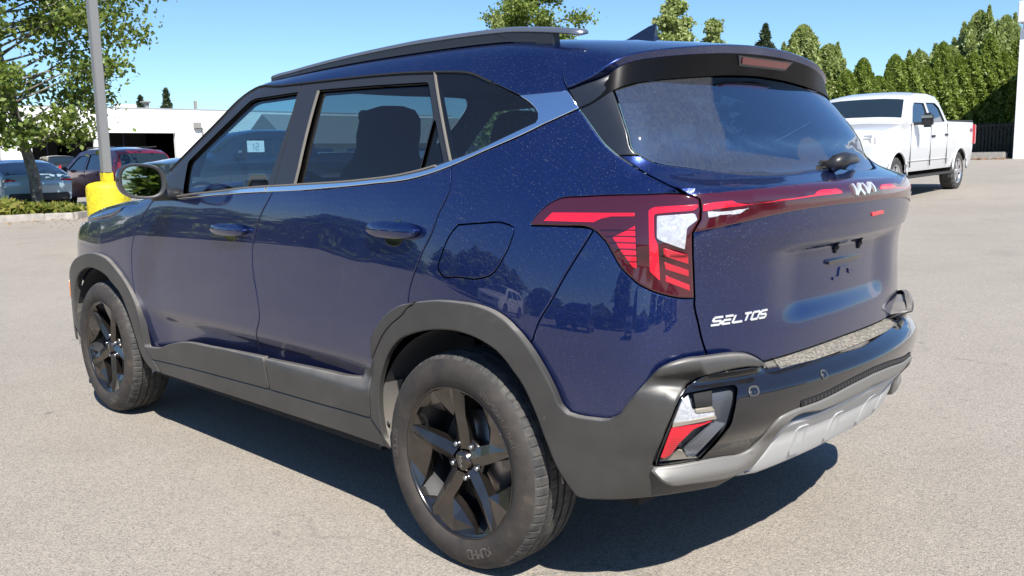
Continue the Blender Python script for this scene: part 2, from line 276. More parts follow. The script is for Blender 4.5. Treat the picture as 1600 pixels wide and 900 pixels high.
def paint(name,col,flake=(.02,.05,.30),dust=.5):
    m=mat(name,col,.30,.75,1,.012); n=N(m); n.b.inputs['Coat IOR'].default_value=1.62
    v=n.obj(); vo=n.n('ShaderNodeTexVoronoi'); vo.inputs['Scale'].default_value=1600; n.l(v,vo.inputs['Vector'])
    fl=n.ramp(vo.outputs['Color'],[(.55,(0,0,0)),(.95,(1,1,1))])
    c=n.mix(fl,col,flake)
    sz0=n.n('ShaderNodeSeparateXYZ'); n.l(v,sz0.inputs[0]); dm=n.math('MULTIPLY',dust_mask(n,210,.5,dust),n.ramp(sz0.outputs[2],[(.80,(.45,.45,.45)),(1.15,(1,1,1))]))
    film=n.math('MULTIPLY',n.ramp(n.noise(3,5,.6,vec=v),[(.35,(0,0,0)),(.8,(1,1,1))]),.022)
    sz=n.n('ShaderNodeSeparateXYZ'); n.l(v,sz.inputs[0]); zz=n.math('MULTIPLY_ADD',n.noise(2.5,5,.65,vec=v),.5,sz.outputs[2])
    low=n.math('MULTIPLY',n.ramp(zz,[(.70,(1,1,1)),(1.0,(0,0,0))]),.05 if dust>.3 else 0.)
    tot=n.math('ADD',n.math('ADD',dm,film),low)
    c=n.mix(tot,c,(.42,.37,.32)); n.l(c,n.b.inputs['Base Color'])
    n.l(n.math('MULTIPLY_ADD',tot,.5,.30),n.b.inputs['Roughness'])
    n.l(n.math('SUBTRACT',1,n.math('MULTIPLY',dm,1.0)),n.b.inputs['Coat Weight'])
    n.l(n.math('MULTIPLY_ADD',tot,-.75,.75),n.b.inputs['Metallic'])
    n.l(n.bump(n.noise(2.2,1,vec=v),.008,.01),n.b.inputs['Coat Normal'])
    return m
def glassmat(name,tint,dust=0.0,dscale=150,refl=1.0,ior=1.75):
    m=bpy.data.materials.new(name); m.use_nodes=True; n=N(m); n.t.nodes.remove(n.b)
    tr=n.n('ShaderNodeBsdfTransparent'); tr.inputs[0].default_value=(*tint,1)
    gl=n.n('ShaderNodeBsdfGlossy'); gl.inputs['Roughness'].default_value=.015; gl.inputs['Color'].default_value=(refl,refl,refl,1)
    fr=schlick(n,ior)
    a=n.n('ShaderNodeMixShader'); n.l(fr,a.inputs[0]); n.l(tr.outputs[0],a.inputs[1]); n.l(gl.outputs[0],a.inputs[2])
    out=a
    if dust>0:
        df=n.n('ShaderNodeBsdfDiffuse'); df.inputs[0].default_value=(.42,.38,.33,1)
        f=n.math('ADD',dust_mask(n,dscale,.6,dust),dust*.12)
        b=n.n('ShaderNodeMixShader'); n.l(f,b.inputs[0]); n.l(a.outputs[0],b.inputs[1]); n.l(df.outputs[0],b.inputs[2]); out=b
    n.l(out.outputs[0],n.o.inputs[0]); MATS[name]=m; return m
PAINT=paint('metallic_blue_paint',(.0036,.012,.068),(.010,.045,.27),.9)
GLASSF=glassmat('light_tinted_glass',(.44,.62,.70),.05,150,1.0,1.9)
GLASSR=glassmat('dark_tinted_glass',(.24,.30,.35),.08,200,.9)
BLACK=mat('gloss_black',(.008,.008,.010),.10,0,1)
FRAME=mat('black_window_film',(.022,.023,.026),.32)
CHROME=mat('satin_chrome',(.95,.96,.98),.18,1)
RUBBER=mat('black_rubber',(.02,.02,.02),.7)
SEAL=mat('dusty_seal',(.13,.12,.108),.8)
DARK=mat('dark_cavity',(.006,.006,.007),.8)
WHITEP=mat('silver_badge',(.82,.84,.86),.22,.6)
REDL=mat('red_lens',(.66,.005,.022),.25,0,1); 
n=N(REDL); n.b.inputs['Emission Color'].default_value=(0,0,0,1)
for M_,sc_,st_ in ((REDL,260,.35),(CLEARL_ if False else None,0,0)):
    if M_: n=N(M_); wv=n.n('ShaderNodeTexWave'); wv.bands_direction='Z'; wv.inputs['Scale'].default_value=55; n.l(n.obj(),wv.inputs['Vector']); n.l(n.ramp(wv.outputs[0],[(.2,(.48,.003,.016)),(.7,(.72,.008,.028))]),n.b.inputs['Base Color'])
REDD=mat('dark_red_lens',(.05,.004,.010),.12,0,1)
CLEARL=mat('clear_lens',(.42,.43,.46),.25,.1,1)
n=N(CLEARL); br=n.n('ShaderNodeTexVoronoi'); br.distance='CHEBYCHEV'; br.inputs['Scale'].default_value=150; n.l(n.obj(),br.inputs['Vector']); n.l(n.ramp(br.outputs['Color'],[(.1,(.34,.35,.38)),(.9,(.50,.51,.54))]),n.b.inputs['Base Color'])
SILV=mat('silver_plastic',(.50,.50,.49),.48,.12)
INT=mat('interior_dark',(.012,.013,.015),.75)
def cladmat():
    m=mat('grey_cladding',(.055,.054,.052),.42,0); n=N(m); v=n.obj()
    c=n.ramp(n.noise(4,6,.65,vec=v),[(.35,(.036,.0345,.032)),(.62,(.050,.0475,.044)),(.8,(.085,.078,.068))])
    sp=n.ramp(n.noise(60,3,.6,vec=v),[(.66,(0,0,0)),(.76,(1,1,1))])
    low=n.math('MULTIPLY',sp,n.ramp(n.noise(3,3,vec=v),[(.5,(0,0,0)),(.7,(.45,.45,.45))]))
    # ledges that face upwards are coloured lighter: sunlit tone plus settled dust
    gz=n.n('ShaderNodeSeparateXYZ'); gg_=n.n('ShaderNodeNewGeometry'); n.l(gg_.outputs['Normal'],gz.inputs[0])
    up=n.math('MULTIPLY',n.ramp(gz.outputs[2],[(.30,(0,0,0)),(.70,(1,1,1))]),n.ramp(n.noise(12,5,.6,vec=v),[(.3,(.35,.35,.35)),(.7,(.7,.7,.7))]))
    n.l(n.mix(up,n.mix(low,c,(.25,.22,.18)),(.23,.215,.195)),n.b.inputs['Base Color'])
    n.l(n.bump(n.noise(900,2,vec=v),.12,.0006),n.b.inputs['Normal']); return m
CLAD=cladmat()
def rearglass():
    # dusty glass with the clean sector the wiper sweeps
    m=bpy.data.materials.new('rear_glass'); m.use_nodes=True; n=N(m); n.t.nodes.remove(n.b)
    tr=n.n('ShaderNodeBsdfTransparent'); tr.inputs[0].default_value=(.10,.12,.15,1)
    gl=n.n('ShaderNodeBsdfGlossy'); gl.inputs['Roughness'].default_value=.02; gl.inputs['Color'].default_value=(.85,.9,1,1)
    fr=schlick(n,4.0)
    a=n.n('ShaderNodeMixShader'); n.l(fr,a.inputs[0]); n.l(tr.outputs[0],a.inputs[1]); n.l(gl.outputs[0],a.inputs[2])
    v=n.obj(); s=n.n('ShaderNodeSeparateXYZ'); n.l(v,s.inputs[0])
    dy=n.math('SUBTRACT',s.outputs[1],.04); dz=n.math('MULTIPLY',n.math('SUBTRACT',s.outputs[2],1.205),1.30)
    r=n.math('SQRT',n.math('ADD',n.math('MULTIPLY',dy,dy),n.math('MULTIPLY',dz,dz)))
    wob=n.math('MULTIPLY_ADD',n.noise(30,2,vec=v),.012,r)
    sec=n.math('MULTIPLY',n.ramp(wob,[(.105,(0,0,0)),(.112,(1,1,1))]),n.ramp(wob,[(.455,(1,1,1)),(.463,(0,0,0))]))
    angr=n.math('ARCTAN2',dz,dy); ok=n.ramp(n.math('MULTIPLY',angr,1/3.1416),[(.045,(0,0,0)),(.055,(1,1,1))]); ok2=n.ramp(n.math('MULTIPLY',angr,1/3.1416),[(.955,(1,1,1)),(.965,(0,0,0))])
    clean=n.math('MULTIPLY',n.math('MULTIPLY',sec,ok),ok2)
    mp=n.n('ShaderNodeMapping'); mp.inputs['Scale'].default_value=(1,1,.12); n.l(v,mp.inputs[0])
    streak=n.ramp(n.noise(120,3,.6,vec=mp.outputs[0]),[(.35,(.22,.22,.22)),(.70,(.42,.42,.42))])
    d=n.math('ADD',n.math('MULTIPLY',streak,.55),n.math('MULTIPLY',dust_mask(n,150,.8,1.0),.6))
    f=n.math('MULTIPLY',d,n.math('MULTIPLY_ADD',clean,-.96,.96))
    df=n.n('ShaderNodeBsdfDiffuse'); df.inputs[0].default_value=(.13,.128,.122,1)
    b=n.n('ShaderNodeMixShader'); n.l(n.math('MINIMUM',f,.8),b.inputs[0]); n.l(a.outputs[0],b.inputs[1]); n.l(df.outputs[0],b.inputs[2])
    n.l(b.outputs[0],n.o.inputs[0]); MATS['rear_glass']=m
rearglass()
# ---------------- object helpers
def link(name,me,m,parent=None,kind=None):
    o=bpy.data.objects.new(name,me); COL.objects.link(o)
    if m is not None and not me.materials: me.materials.append(m)
    if parent is not None: o.parent=parent
    if kind: o['kind']=kind
    return o
def thing(name,label,cat,loc=(0,0,0),rz=0,group=None):
    o=bpy.data.objects.new(name,None); COL.objects.link(o); o.location=loc; o.rotation_euler=(0,0,rz)
    o['label']=label; o['category']=cat
    if group: o['group']=group
    return o
def tag(o,label,cat,group=None):
    o['label']=label; o['category']=cat
    if group: o['group']=group
    return o
def pymesh(name,v,f,smooth=True):
    me=bpy.data.meshes.new(name); me.from_pydata([tuple(map(float,x)) for x in v],[],[tuple(map(int,x)) for x in f]); me.update()
    if smooth: me.polygons.foreach_set('use_smooth',[True]*len(me.polygons))
    return me
def arrmesh(name,V,Q,smooth=False):
    # fast mesh from arrays, Q: (n,4) quads or (n,3)
    me=bpy.data.meshes.new(name); k=Q.shape[1]
    me.vertices.add(len(V)); me.vertices.foreach_set('co',V.astype(np.float32).ravel())
    me.loops.add(Q.size); me.loops.foreach_set('vertex_index',Q.astype(np.int32).ravel())
    me.polygons.add(len(Q)); me.polygons.foreach_set('loop_start',np.arange(0,Q.size,k,dtype=np.int32))
    if smooth: me.polygons.foreach_set('use_smooth',[True]*len(Q))
    me.update(calc_edges=True); me.validate(); return me
def copy_tree(o,parent=None):
    c=o.copy(); COL.objects.link(c)
    if parent is not None: c.parent=parent
    for ch in list(o.children): copy_tree(ch,c)
    return c
# ---------------- curves on the body
def cat(pts,step=.012):
    p=np.array(pts,float)
    if len(p)<3: return dense(p,step)
    out=[]; q=np.vstack([2*p[0]-p[1],p,2*p[-1]-p[-2]])
    for i in range(1,len(q)-2):
        a,b,c,d=q[i-1],q[i],q[i+1],q[i+2]; L=np.linalg.norm(c-b); k=max(1,int(L/step))
        # centripetal-like tangents
        la,lb,lc=max(np.linalg.norm(b-a),1e-6),max(L,1e-6),max(np.linalg.norm(d-c),1e-6)
        m1=lb*((b-a)/la*lb+(c-b)/lb*la)/(la+lb); m2=lb*((c-b)/lb*lc+(d-c)/lc*lb)/(lb+lc)
        for j in range(k):
            t=j/k; out.append((2*t**3-3*t*t+1)*b+(t**3-2*t*t+t)*m1+(-2*t**3+3*t*t)*c+(t**3-t*t)*m2)
    out.append(p[-1]); return np.array(out)
def dense(p,step=.02):
    p=np.array(p,float); out=[]
    for a,b in zip(p[:-1],p[1:]):
        k=max(1,int(np.linalg.norm(b-a)/step)); out+= [a+(b-a)*j/k for j in range(k)]
    out.append(p[-1]); return np.array(out)
def cv(name,i=None,j=None):
    f,s,p=TR[name]; p=p[i:j]
    return cat(p) if s else dense(p)
def rev(a): return a[::-1]
def mir(a):
    a=np.array(a,float).copy()
    straight=(a[:,0]<=XC)&(a[:,0]>=XF)
    b=a.copy(); b[straight,1]=2*VC-a[straight,1]
    r=a[:,0]>XC; b[r,0]=2*UC-a[r,0]; l=a[:,0]<XF; b[l,0]=2*UF-a[l,0]
    return b[::-1]
def join(*cs):
    out=[]
    for c in cs:
        c=np.atleast_2d(np.array(c,float))
        c=dense(c) if (len(c)>1 and len(c)<8 and np.linalg.norm(c[1]-c[0])>.03) else c
        if out:
            g=np.linalg.norm(out[-1][-1]-c[0])
            if g>.03: out.append(dense([out[-1][-1],c[0]])[1:-1])
        out=[o for o in out if len(o)]+[c]
    g=np.linalg.norm(out[-1][-1]-out[0][0])
    if g>.03: out.append(dense([out[-1][-1],out[0][0]])[1:-1])
    p=np.vstack([o for o in out if len(o)])
    keep=[0]
    for i in range(1,len(p)):
        if np.linalg.norm(p[i]-p[keep[-1]])>.0015: keep.append(i)
    while len(keep)>3 and np.linalg.norm(p[keep[-1]]-p[0])<.0015: keep.pop()
    return p[keep]
def area(p): x,y=p[:,0],p[:,1]; return .5*np.sum(x*np.roll(y,-1)-y*np.roll(x,-1))
def inset(p,d):
    if area(p)<0: p=p[::-1]
    a=p-np.roll(p,1,0); b=np.roll(p,-1,0)-p
    a/=np.linalg.norm(a,axis=1,keepdims=True)+1e-12; b/=np.linalg.norm(b,axis=1,keepdims=True)+1e-12
    na=np.stack([-a[:,1],a[:,0]],1); nb=np.stack([-b[:,1],b[:,0]],1)
    m=na+nb; L=np.linalg.norm(m,axis=1,keepdims=True); m=m/np.maximum(L,.2)
    c=np.maximum((m*na).sum(1,keepdims=True),.5)
    return p+m*d/c, m
def inside(P2,poly):
    x,y=P2[:,0],P2[:,1]; r=np.zeros(len(P2),bool)
    xs,ys=poly[:,0],poly[:,1]; xe,ye=np.roll(xs,-1),np.roll(ys,-1)
    for a,b,c,d in zip(xs,ys,xe,ye):
        if b==d: continue
        m=((b>y)!=(d>y))&(x<(c-a)*(y-b)/(d-b)+a); r^=m
    return r
def topP(q,F,off=0):
    lo=np.full(len(q),.5); hi=np.full(len(q),2.0)
    for _ in range(26):
        m=.5*(lo+hi); s=F(q[:,0],q[:,1],m)>0; hi=np.where(s,m,hi); lo=np.where(s,lo,m)
    return np.stack([q[:,0],q[:,1],lo+off],1)
def grad(p,F):
    e=1e-4; g=[]
    for i in range(3):
        d=np.zeros(3); d[i]=e; a=p+d; b=p-d
        g.append(F(a[:,0],a[:,1],a[:,2])-F(b[:,0],b[:,1],b[:,2]))
    g=np.stack(g,1); return g/(np.linalg.norm(g,axis=1,keepdims=True)+1e-12)
def panel(name,outer,F,m,parent,holes=(),off=0.,grid=.03,rim=.014,bevel=.003,gap=.0018,mode='wrap',both=False,offf=None):
    outer=np.array(outer); outer=outer if area(outer)>0 else outer[::-1]
    # drop spikes where curves meet
    loops=[(outer,1)]+[(np.array(h) if area(np.array(h))>0 else np.array(h)[::-1],-1) for h in holes]
    E=(lambda q,o: P(q[:,0],q[:,1],F,o)) if mode=='wrap' else (lambda q,o: topP(q,F,o))
    rings=[]
    for lp,s in loops:
        a,m_=inset(lp,gap*s); b,_=inset(lp,(gap+bevel)*s); rings.append((a,b,m_*s))
    innr=[r[1] for r in rings]
    lo=innr[0].min(0); hi=innr[0].max(0)
    gx=np.arange(lo[0]+grid*.5,hi[0],grid); gy=np.arange(lo[1]+grid*.5,hi[1],grid)
    G=np.array(np.meshgrid(gx,gy)).reshape(2,-1).T
    ok=inside(G,innr[0])
    for h in innr[1:]: ok&=~inside(G,h)
    G=G[ok]; allb=np.vstack(innr)
    if len(G):
        k=np.ones(len(G),bool)
        for i in range(0,len(G),2000):
            dd=((G[i:i+2000,None]-allb[None])**2).sum(2).min(1); k[i:i+2000]=dd>(grid*.35)**2
        G=G[k]
    pts=np.vstack([allb,G]); edges=[]; o=0
    for r in innr: edges+=[(o+i,o+(i+1)%len(r)) for i in range(len(r))]; o+=len(r)
    res=delaunay_2d_cdt([Vector(q) for q in pts],edges,[],0,1e-6)
    V2=np.array([tuple(q) for q in res[0]]); Fc=[f for f in res[2] if len(f)==3]
    if not Fc: return None
    T=np.array(Fc); c=V2[T].mean(1); ok=inside(c,innr[0])
    for h in innr[1:]: ok&=~inside(c,h)
    T=T[ok]
    a=V2[T]; ar=(a[:,1,0]-a[:,0,0])*(a[:,2,1]-a[:,0,1])-(a[:,1,1]-a[:,0,1])*(a[:,2,0]-a[:,0,0])
    T[ar<0]=T[ar<0][:,::-1]; T=T[np.abs(ar)>1e-10]
    ofv=off if offf is None else off+offf(V2)
    V3=E(V2,ofv); N3=grad(E(V2,0.),F) if offf is None else None
    # face orientation relative to outward normal
    ref=grad(E(V2[T[:50]].mean(1),0.),F) if True else None
    fn=np.cross(V3[T[:50,1]]-V3[T[:50,0]],V3[T[:50,2]]-V3[T[:50,0]]); flip=(fn*ref).sum()<0
    vs=[V3]; fs=[T[:,::-1] if flip else T]; base=len(V3); rim_f=[]
    for (a,b,mm) in rings:
        k=len(a); e=1e-3
        oa=off if offf is None else off+offf(b)
        P0=E(b,oa); P1=E(a,oa-bevel*.7); P2=E(a,oa-bevel*.7-rim)
        # bevel ring shares shading, flange gets its own verts
        vs+= [P0,P1,P1.copy(),P2]
        for i in range(k):
            j=(i+1)%k
            q1=(base+i,base+j,base+k+j,base+k+i); q2=(base+2*k+i,base+2*k+j,base+3*k+j,base+3*k+i)
            rim_f+= [q1,q2]
        base+=4*k
    V=np.vstack(vs); 
    rf=np.array(rim_f)
    allf=[tuple(t) for t in fs[0]]
    # orient rims away from panel centre: boundary ccw => reverse
    allf+=[tuple(q[::-1]) if not flip else tuple(q) for q in rf]
    me=pymesh(name,V,allf)
    nrm=np.array([tuple(v.normal) for v in me.vertices])
    if N3 is not None: nrm[:len(V3)]=N3
    b0=len(V3)
    if True:
        for (a,b,mm) in rings:
            k=len(a); n0=grad(E(b,0.),F) if offf is None else nrm[b0:b0+k]
            nrm[b0:b0+k]=n0
            d3=E(a,0.)-E(b,0.); d3/=np.linalg.norm(d3,axis=1,keepdims=True)+1e-9
            q=n0+d3*.9; nrm[b0+k:b0+2*k]=q/np.linalg.norm(q,axis=1,keepdims=True)
            nrm[b0+2*k:b0+4*k]=np.vstack([d3,d3]); b0+=4*k
    me.normals_split_custom_set_from_vertices([tuple(x) for x in nrm])
    o=link(name,me,m,parent)
    if both:
        Vm=V.copy(); Vm[:,1]*=-1; nm=nrm.copy(); nm[:,1]*=-1
        m2=pymesh(name,Vm,[f[::-1] for f in allf]); m2.normals_split_custom_set_from_vertices([tuple(x) for x in nm])
        link(name,m2,m,parent)
    return o
def surf(pts,F,off=0.): p=np.array(pts,float); return P(p[:,0],p[:,1],F,off)
def sweep(name,path3,nrm3,prof,m,parent,closed=False,smooth=False,cap=True,both=False):
    # prof: list of (across,out); across measured along normal x tangent
    p=np.array(path3); n=np.array(nrm3); t=np.gradient(p,axis=0); t/=np.linalg.norm(t,axis=1,keepdims=True)
    s=np.cross(n,t); s/=np.linalg.norm(s,axis=1,keepdims=True)
    k=len(prof); V=np.vstack([[p[i]+s[i]*a+n[i]*b for a,b in prof] for i in range(len(p))]); f=[]
    for i in range(len(p)-1):
        for j in range(k): f.append((i*k+j,i*k+(j+1)%k,(i+1)*k+(j+1)%k,(i+1)*k+j))
    if cap: f+= [tuple(range(k))[::-1],tuple((len(p)-1)*k+j for j in range(k))]
    me=pymesh(name,V,f,smooth); o=link(name,me,m,parent)
    if both:
        Vm=V.copy(); Vm[:,1]*=-1; link(name,pymesh(name,Vm,[q[::-1] for q in f],smooth),m,parent)
    return o
def box(name,c,s,m,parent=None,rot=None,bev=0.):
    bm=bmesh.new(); bmesh.ops.create_cube(bm,size=1); bmesh.ops.scale(bm,vec=s,verts=bm.verts)
    if bev: bmesh.ops.bevel(bm,geom=bm.edges[:],offset=bev,segments=2,affect='EDGES')
    if rot is not None: bmesh.ops.rotate(bm,matrix=Matrix.Rotation(rot[1],3,rot[0]),verts=bm.verts)
    bmesh.ops.translate(bm,vec=c,verts=bm.verts); me=bpy.data.meshes.new(name); bm.to_mesh(me); bm.free(); return link(name,me,m,parent)
def tube(name,pts,r,m,parent=None,seg=8):
    p=np.array(pts,float); t=np.gradient(p,axis=0); t/=np.linalg.norm(t,axis=1,keepdims=True)+1e-9
    r=np.full(len(p),r) if np.isscalar(r) else np.array(r)
    up=np.array([0,0,1.]); V=[]
    for i in range(len(p)):
        a=np.cross(t[i],up if abs(t[i][2])<.9 else [1,0,0]); a/=np.linalg.norm(a); b=np.cross(t[i],a)
        for k in range(seg): th=2*np.pi*k/seg; V.append(p[i]+r[i]*(a*np.cos(th)+b*np.sin(th)))
    f=[(i*seg+k,i*seg+(k+1)%seg,(i+1)*seg+(k+1)%seg,(i+1)*seg+k) for i in range(len(p)-1) for k in range(seg)]
    f+=[tuple(range(seg))[::-1],tuple((len(p)-1)*seg+k for k in range(seg))]
    if name is None: return V,f
    return link(name,pymesh(name,V,f),m,parent)
# ================= ground
def zg(x,y):
    s=np.maximum(.26*x+.97*y-1.4,0); return .95*(1-np.exp(-(s*s/(s+3))/22))
def ground():
    xs=np.concatenate([-np.geomspace(600,8,30),np.linspace(-7,7,29),np.geomspace(8,600,30)]); ys=xs
    X,Y=np.meshgrid(xs,ys,indexing='ij'); Z=zg(X,Y); n=len(xs)
    V=np.stack([X,Y,Z],-1).reshape(-1,3); i,j=np.meshgrid(range(n-1),range(n-1),indexing='ij'); a=(i*n+j).ravel()
    me=arrmesh('ground',V,np.stack([a,a+n,a+n+1,a+1],1),True)
    m=mat('asphalt',(.2,.2,.2),.85); k=N(m); v=k.pos()
    big=k.noise(.35,5,.6,vec=v); mid=k.noise(3,5,.65,vec=v)
    vo=k.n('ShaderNodeTexVoronoi'); vo.inputs['Scale'].default_value=190; k.l(v,vo.inputs['Vector'])
    vo2=k.n('ShaderNodeTexVoronoi'); vo2.inputs['Scale'].default_value=330; k.l(v,vo2.inputs['Vector'])
    base=k.ramp(k.math('MULTIPLY_ADD',mid,.4,k.math('MULTIPLY',big,.6)),[(.30,(.245,.218,.183)),(.50,(.278,.249,.210)),(.72,(.308,.276,.234))])
    stain=k.ramp(k.noise(.9,4,.55,vec=v),[(.58,(1,1,1)),(.72,(.88,.88,.89))]); spots=k.ramp(k.noise(5,2,.5,vec=v),[(.72,(1,1,1)),(.76,(.72,.72,.74))])
    q0=k.n('ShaderNodeMix',data_type='RGBA',blend_type='MULTIPLY'); q0.inputs[0].default_value=1; k.l(base,q0.inputs[6]); k.l(stain,q0.inputs[7])
    q1=k.n('ShaderNodeMix',data_type='RGBA',blend_type='MULTIPLY'); q1.inputs[0].default_value=1; k.l(q0.outputs[2],q1.inputs[6]); k.l(spots,q1.inputs[7]); 
    ve=k.n('ShaderNodeTexVoronoi',feature='DISTANCE_TO_EDGE'); ve.inputs['Scale'].default_value=.55
    ds=k.n('ShaderNodeVectorMath',operation='MULTIPLY_ADD'); nn_=k.n('ShaderNodeTexNoise'); nn_.inputs['Scale'].default_value=1.6; nn_.inputs['Detail'].default_value=6; k.l(v,nn_.inputs['Vector']); k.l(nn_.outputs['Color'],ds.inputs[0]); ds.inputs[1].default_value=(.9,.9,.9); k.l(v,ds.inputs[2]); k.l(ds.outputs[0],ve.inputs['Vector'])
    cr=k.math('MULTIPLY',k.ramp(ve.outputs['Distance'],[(.0,(1,1,1)),(.006,(0,0,0))]),k.ramp(k.noise(.5,2,.5,vec=v),[(.52,(0,0,0)),(.62,(.35,.35,.35))]))
    base=k.mix(cr,q1.outputs[2],(.08,.075,.07))
    st=k.ramp(vo.outputs['Color'],[(.1,(.70,.70,.71)),(.5,(1,1,1)),(.92,(1.22,1.20,1.17))])
    mx=k.n('ShaderNodeMix',data_type='RGBA',blend_type='MULTIPLY'); mx.inputs[0].default_value=1; k.l(base,mx.inputs[6]); k.l(st,mx.inputs[7])
    st2=k.ramp(vo2.outputs['Color'],[(.1,(.78,.78,.78)),(.9,(1.2,1.2,1.2))])
    m2=k.n('ShaderNodeMix',data_type='RGBA',blend_type='MULTIPLY'); m2.inputs[0].default_value=1; k.l(mx.outputs[2],m2.inputs[6]); k.l(st2,m2.inputs[7])
    pit=k.ramp(k.noise(75,3,.6,vec=v),[(.30,(.45,.45,.47)),(.40,(1,1,1))])
    m3=k.n('ShaderNodeMix',data_type='RGBA',blend_type='MULTIPLY'); m3.inputs[0].default_value=1; k.l(m2.outputs[2],m3.inputs[6]); k.l(pit,m3.inputs[7])
    k.l(m3.outputs[2],k.b.inputs['Base Color'])
    h=k.math('ADD',k.math('MULTIPLY',vo.outputs['Distance'],-1.0),k.math('MULTIPLY',k.noise(60,4,.6,vec=v),1.2)); k.l(k.bump(h,.45,.005),k.b.inputs['Normal'])
    return link('ground',me,m,kind='structure')
ground()
# ================= the blue SUV
suv=thing('parked_suv','dark blue compact SUV filling the foreground, water spotted paint and grey lower cladding','suv')
AR=.445
def arc(cx,r,a0,a1,k=40,cz=.334):
    a=np.radians(np.linspace(a0,a1,k)); return np.stack([cx+r*np.cos(a),cz+r*np.sin(a)],1)
def ang(p,cx=0): return math.degrees(math.atan2(p[1]-.334,p[0]-cx))
def outside(c,cx=0,r=AR): c=np.array(c); return c[np.hypot(c[:,0]-cx,c[:,1]-.334)>r]
def v_at(us,z,F=Fbody):
    us=np.atleast_1d(us).astype(float); z=np.broadcast_to(z,us.shape); lo=np.full(us.shape,.3); hi=np.full(us.shape,VC-.005)
    for _ in range(22):
        m=.5*(lo+hi); q=P(us,m,F)[:,2]; lo=np.where(q<z,m,lo); hi=np.where(q<z,hi,m)
    return np.stack([us,lo],1)
def halfc(name,i=0,vc=None):
    p=[q for q in TR[name][2][i:]]; a=[q for q in p if q[0]<UC-.02]; b=[q for q in p if q[0]>=UC-.02]
    if vc is None: vc=a[-1][1] if not b else a[-1][1]+(b[0][1]-a[-1][1])*(UC-a[-1][0])/(b[0][0]-a[-1][0])
    return cat(a+[(UC,vc)])
G=TR['g_gate'][2]
half=join(cv('cant'),TR['chbig'][2][1:3],rev(cat(G[:6])))
half=half[:np.argmax(half[:,1]*(half[:,0]>.2))+1]
wsl=cat([(-2.03,1.225),(-1.93,1.295),(-1.80,1.37),(-1.62,1.478),(-1.50,1.57),(-1.44,1.66),(-1.415,1.80),(-1.40,2.0),(-1.395,VC)])
def openjoin(*cs): return np.vstack([np.array(c) for c in cs])
halfo=openjoin(cv('cant'),dense(TR['chbig'][2][1:3]),rev(cat(G[:6])))
def cylc(uv,F): p=surf(uv,F); return np.stack([p[:,0],HZ+B*np.arctan2(p[:,2]-HZ,-p[:,1])],1)
def cmir(a): b=np.array(a).copy(); b[:,1]=2*VC-b[:,1]; return b[::-1]
def Pcyl(q,F,off=0.):
    ph=(q[:,1]-HZ)/B; o=np.stack([q[:,0],0*q[:,0],np.full(len(q),HZ)],1); d=np.stack([0*ph,-np.cos(ph),np.sin(ph)],1)
    lo=np.full(len(q),.05); hi=np.full(len(q),1.6)
    for _ in range(26):
        m=.5*(lo+hi); p=o+m[:,None]*d; s=F(p[:,0],p[:,1],p[:,2])>0; hi=np.where(s,m,hi); lo=np.where(s,lo,m)
    return o+np.atleast_1d(lo+off)[:,None]*d
def cylpanel(*a,**k):
    global P
    sv=P; P=lambda u,v,F=Fbody,off=0.: Pcyl(np.stack([u,v],1),F,off)
    try: return panel(*a,**k)
    finally: P=sv
hc_=cylc(halfo,Fbody); wc_=cylc(wsl,Fbody)
cylpanel('roof_panel',join(hc_,cmir(hc_),rev(cmir(wc_)),rev(wc_)),Fbody,PAINT,suv,grid=.04)
panel('windscreen',join(wsl,mir(wsl),[(-2.04,2*VC-1.225),(-2.10,VC+.3),(-2.115,VC),(-2.10,VC-.3),(-2.04,1.225)]),Fbody,GLASSF,suv,grid=.06,off=-.004,rim=.004)
# doors, wings, quarter
gff,gfr,grq,gb=cv('g_ff'),cv('g_fr'),cv('g_rq'),cv('g_bump')
panel('front_door',join(cv('chbot',0,4)[:-1],[TR['g_fr'][2][0]],gfr,[(gfr[-1][0],.40),(-2.02,.40)],rev(gff[gff[:,1]<1.09])),Fbody,PAINT,suv,both=True)
gro=outside(grq)
panel('rear_door',join(cat([TR['g_fr'][2][0]]+TR['chbot'][2][3:7]),gro,arc(0,AR,ang(gro[-1]),175),[(-.445,.40),(gfr[-1][0],.40)],rev(gfr)),Fbody,PAINT,suv,both=True)
gbo=outside(gb)
panel('quarter_panel',join(cv('chbot',6),cat(G[6:]),rev(cv('l_top')),rev(cv('l_bot',11)),gbo,arc(0,AR,ang(gbo[-1]),ang(gro[-1])),rev(gro)),Fbody,PAINT,suv,holes=[inset(cat(TR['fuel'][2]+[TR['fuel'][2][0]])[:-1],.0012)[0]],both=True)
panel('fuel_flap',cat(TR['fuel'][2]+[TR['fuel'][2][0]])[:-1],Fbody,PAINT,suv,off=.0005,gap=.0009,bevel=.0015)
panel('fuel_pocket',inset(cat(TR['fuel'][2]+[TR['fuel'][2][0]])[:-1],-.012)[0],Fbody,DARK,suv,off=-.012)
panel('bumper_cover',join(cv('l_bot',0,12),gbo,arc(0,AR,ang(gbo[-1]),42)[:-1],arc(0,.405,38,14),[(.45,.435),(.56,.50),(.585,.62)],rev(cv('g_gate2'))),Fbody,PAINT,suv,both=True)
# tailgate skin
gl=join
rgh=halfc('rg')
gh=openjoin(cat(G[9:]),dense(TR['l_split'][2])[1:],dense(TR['l_right'][2])[1:],cv('g_gate2')[1:],cv('gate_bot')[1:],halfc('gate_bot2')[1:])
panel('tailgate',join(gh,mir(gh),mir(rgh)[::1],rev(rgh)) if False else join(gh,mir(gh),rev(mir(rgh)),rev(rgh)),Fbody,PAINT,suv,grid=.014)
